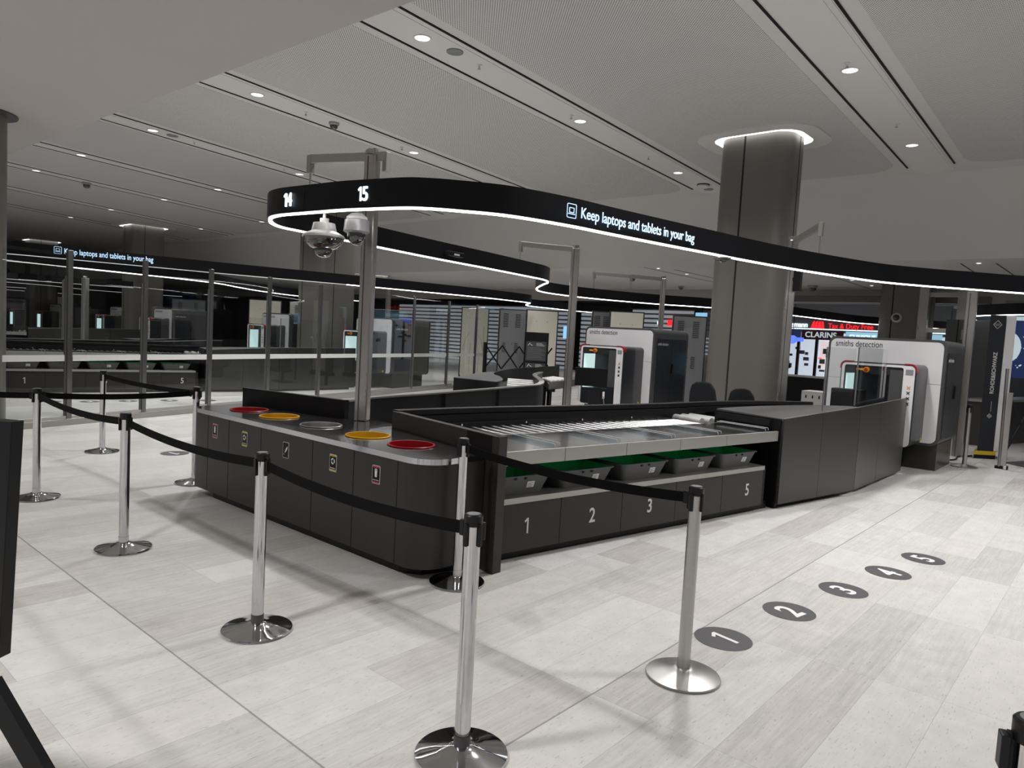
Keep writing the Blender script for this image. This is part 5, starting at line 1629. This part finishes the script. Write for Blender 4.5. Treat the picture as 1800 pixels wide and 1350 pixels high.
# dark equipment between the big column and the right scanner
eq = thing('console_bench', 'black console bench seen between the big column and the right scanner', 'bench', (15.5, 5.0, 0))
MB().box(15.5, 16.3, 4.4, 6.1, 0.0, 0.98).build('body', M['blackpanel'], eq)
MB().box(15.48, 16.3, 4.4, 6.1, 0.98, 1.0).build('top', M['lip'], eq)
dr = thing('drawer_unit', 'small white drawer unit behind the bench wall, right of the big column', 'drawer unit', (12.6, 3.9, 0))
MB().box(12.6, 13.0, 3.82, 4.30, 0.05, 0.86).build('body', M['whitematt'], dr, bevel=0.005)
m_ = MB()
for q in range(4):
    m_.box(12.595, 12.6, 3.88 + q * 0.11, 3.90 + q * 0.11, 0.74, 0.79)
m_.build('label', M['black'], dr)
MB().box(12.62, 12.98, 3.84, 4.28, 0.0, 0.05).build('foot', M['black'], dr)
mo = thing('feed_monitor', 'low black box on the conveyor before the right tunnel', 'monitor', (10.0, 3.1, 0.7))
MB().box(9.9, 10.1, 2.62, 3.0, 0.815, 1.08).build('casing', M['blackpanel'], mo, bevel=0.006)

# screens and shutters of the far middle
wallbox('display_screen', 'large pale blue screen at right of the middle scanner, high up', 'screen', 26, 12.75, 13.2, 2.58, 2.80, M['screen'])
wallbox('display_screen', 'narrow blue screen edge beside the big column, low', 'screen', 13.2, 6.14, 6.20, 0.93, 1.36, M['screen'], 0.03)
wallbox('display_screen', 'small blue screen left of the middle scanner', 'screen', 13.0, 9.66, 9.83, 1.52, 1.80, M['screen'], 0.03)
def shutter(label, x, y0, y1, z0, z1, m, n, d=0.1):
    r = thing('roller_shutter', label, 'shutter', (x, (y0 + y1) / 2, z0), 'slatted shutters of the far wall')
    MB().box(x + 0.02, x + d, y0, y1, z0, z1).build('backing', M['wall'], r)
    m_ = MB()
    for q in range(n):
        z = z0 + (z1 - z0) * q / n
        m_.box(x, x + 0.03, y0, y1, z + 0.02, z + (z1 - z0) / n * 0.72)
    m_.build('slats', m, r)
shutter('pale slatted shutter behind the dark scanner right of the near pole', 27.5, 20.5, 33.0, 0.0, 3.0, M['slatwhite'], 15)  # this and the next shutter glow faintly in place of light falling on them
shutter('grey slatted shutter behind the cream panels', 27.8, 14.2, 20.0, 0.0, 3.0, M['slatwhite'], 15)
shutter('grey slatted wall right of the middle scanner', 28.0, 11.7, 14.0, 0.0, 3.0, M['shutter'], 15)
lk = thing('lit_shelf', 'white lit shelves seen right of the middle scanner', 'shelf', (24, 12.0, 1.0))
for q in range(5):
    for p2 in range(2):
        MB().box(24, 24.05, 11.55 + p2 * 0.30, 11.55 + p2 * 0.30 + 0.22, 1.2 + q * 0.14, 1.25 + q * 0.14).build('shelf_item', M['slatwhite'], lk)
MB().box(24.06, 24.1, 11.45, 12.2, 0, 2.0).build('backing', M['shutter'], lk)
rd = thing('red_shop_sign', 'red and white lit sign above the middle scanner, far away', 'sign', (27.7, 15.5, 2.4))
MB().box(27.7, 27.8, 14.75, 15.35, 2.3, 2.55).build('red_panel', M['shopred'], rd)
text('sign_words', 'nn', 0.3, M['shopwhite'], rd, (27.76, 15.75, 2.42), (pi / 2, 0, -pi / 2), 0.01)

# right edge: dark wall, long metal counter, navy poster
wr = thing('service_cabinet', 'dark tall cabinet wall behind the right scanner', 'cabinet', (17.0, 3.0, 0))
MB().box(17.0, 17.3, 2.0, 3.0, 0.0, 2.35).build('body', M['grey_shell'], wr)
MB().box(16.985, 17.0, 2.78, 2.80, 0.0, 2.35).build('joint', M['seam'], wr)
MB().box(16.97, 17.0, 2.48, 2.72, 1.95, 2.15).build('label', M['greyface'], wr)
lc_ = thing('steel_counter', 'long steel topped counter behind the tall scanner panel at right', 'counter', (16.0, 1.6, 0))
MB().prism([(15.2, 2.35), (15.4, 1.95), (24, -0.6), (24.5, 0.2)], 0.0, 0.80).build('body', M['darkpanel2'], lc_)
MB().prism([(15.15, 2.40), (15.35, 1.93), (24, -0.65), (24.6, 0.2)], 0.80, 0.84).build('top', M['satin'], lc_)
po = thing('navy_poster', 'navy poster with a pale disc and white dots at the right edge', 'poster', (22, 2.2, 1.3))
MB().box(22, 22.05, 0.2, 2.62, 1.15, 2.60).build('board', M['posterblue'], po)
MB().box(21.98, 22.05, 0.2, 2.62, 2.60, 2.70).build('light_box', M['posterwhite'], po)
m_ = MB(); yzprism(m_, [(2.50 + 0.30 * cos(2 * pi * q / 28), 1.92 + 0.40 * sin(2 * pi * q / 28)) for q in range(28)], 21.985, 21.999)
m_.build('pale_disc', M['posterwhite'], po)
m_ = MB()
for q in range(90):
    y_ = 0.3 + rng.random() * 2.0; z_ = 1.3 + rng.random() * 1.0; s_ = 0.008 + rng.random() * 0.012
    m_.box(21.985, 21.999, y_ - s_, y_ + s_, z_ - s_, z_ + s_)
m_.build('white_dots', M['posterwhite'], po)
MB().box(22, 22.05, 0.2, 2.62, 2.75, 3.1).build('slatted_band', M['shutter'], po)
lad = thing('steel_gantry', 'steel gantry frame behind the rear column, with two uprights', 'frame', (19.5, 3.6, 0))
for y_ in (3.95, 3.15):
    MB().box(19.45, 19.6, y_ - 0.1, y_ + 0.1, 0, 3.4).build('upright', M['pole'], lad)
for z_ in (2.15, 3.0):
    MB().box(19.5, 19.6, 3.15, 3.95, z_, z_ + 0.1).build('crossbar', M['lip'], lad)
bb = thing('bulkhead_beam', 'grey beam crossing the rear column just under the lettered band', 'beam', (21.6, 5.0, 2.98))
MB().prism([(21.6, 10.0), (21.9, 10.0), (21.9, 2.9), (21.6, 2.9)], 2.98, 3.17).build('beam', M['column'], bb)
cbx = thing('floor_cable', 'black cable lying on the floor behind the right scanner', 'cable', (12.9, 1.9, 0))
MB().tube(catmull([(12.35, 2.1, 0.012), (12.7, 1.95, 0.012), (13.1, 1.98, 0.012), (13.5, 1.85, 0.012)], 5), 0.012, 8).build('cable', M['black'], cbx, smooth=True)
mt = thing('floor_mat', 'dark grey floor mat at the right edge beyond the castor', 'mat', (13.9, 0.9, 0))
MB().prism([(13.2, 1.40), (13.7, 1.2), (13.3, -0.4), (12.6, -0.4), (12.8, 0.9)], 0.001, 0.012).build('mat', M['grey_shell'], mt)
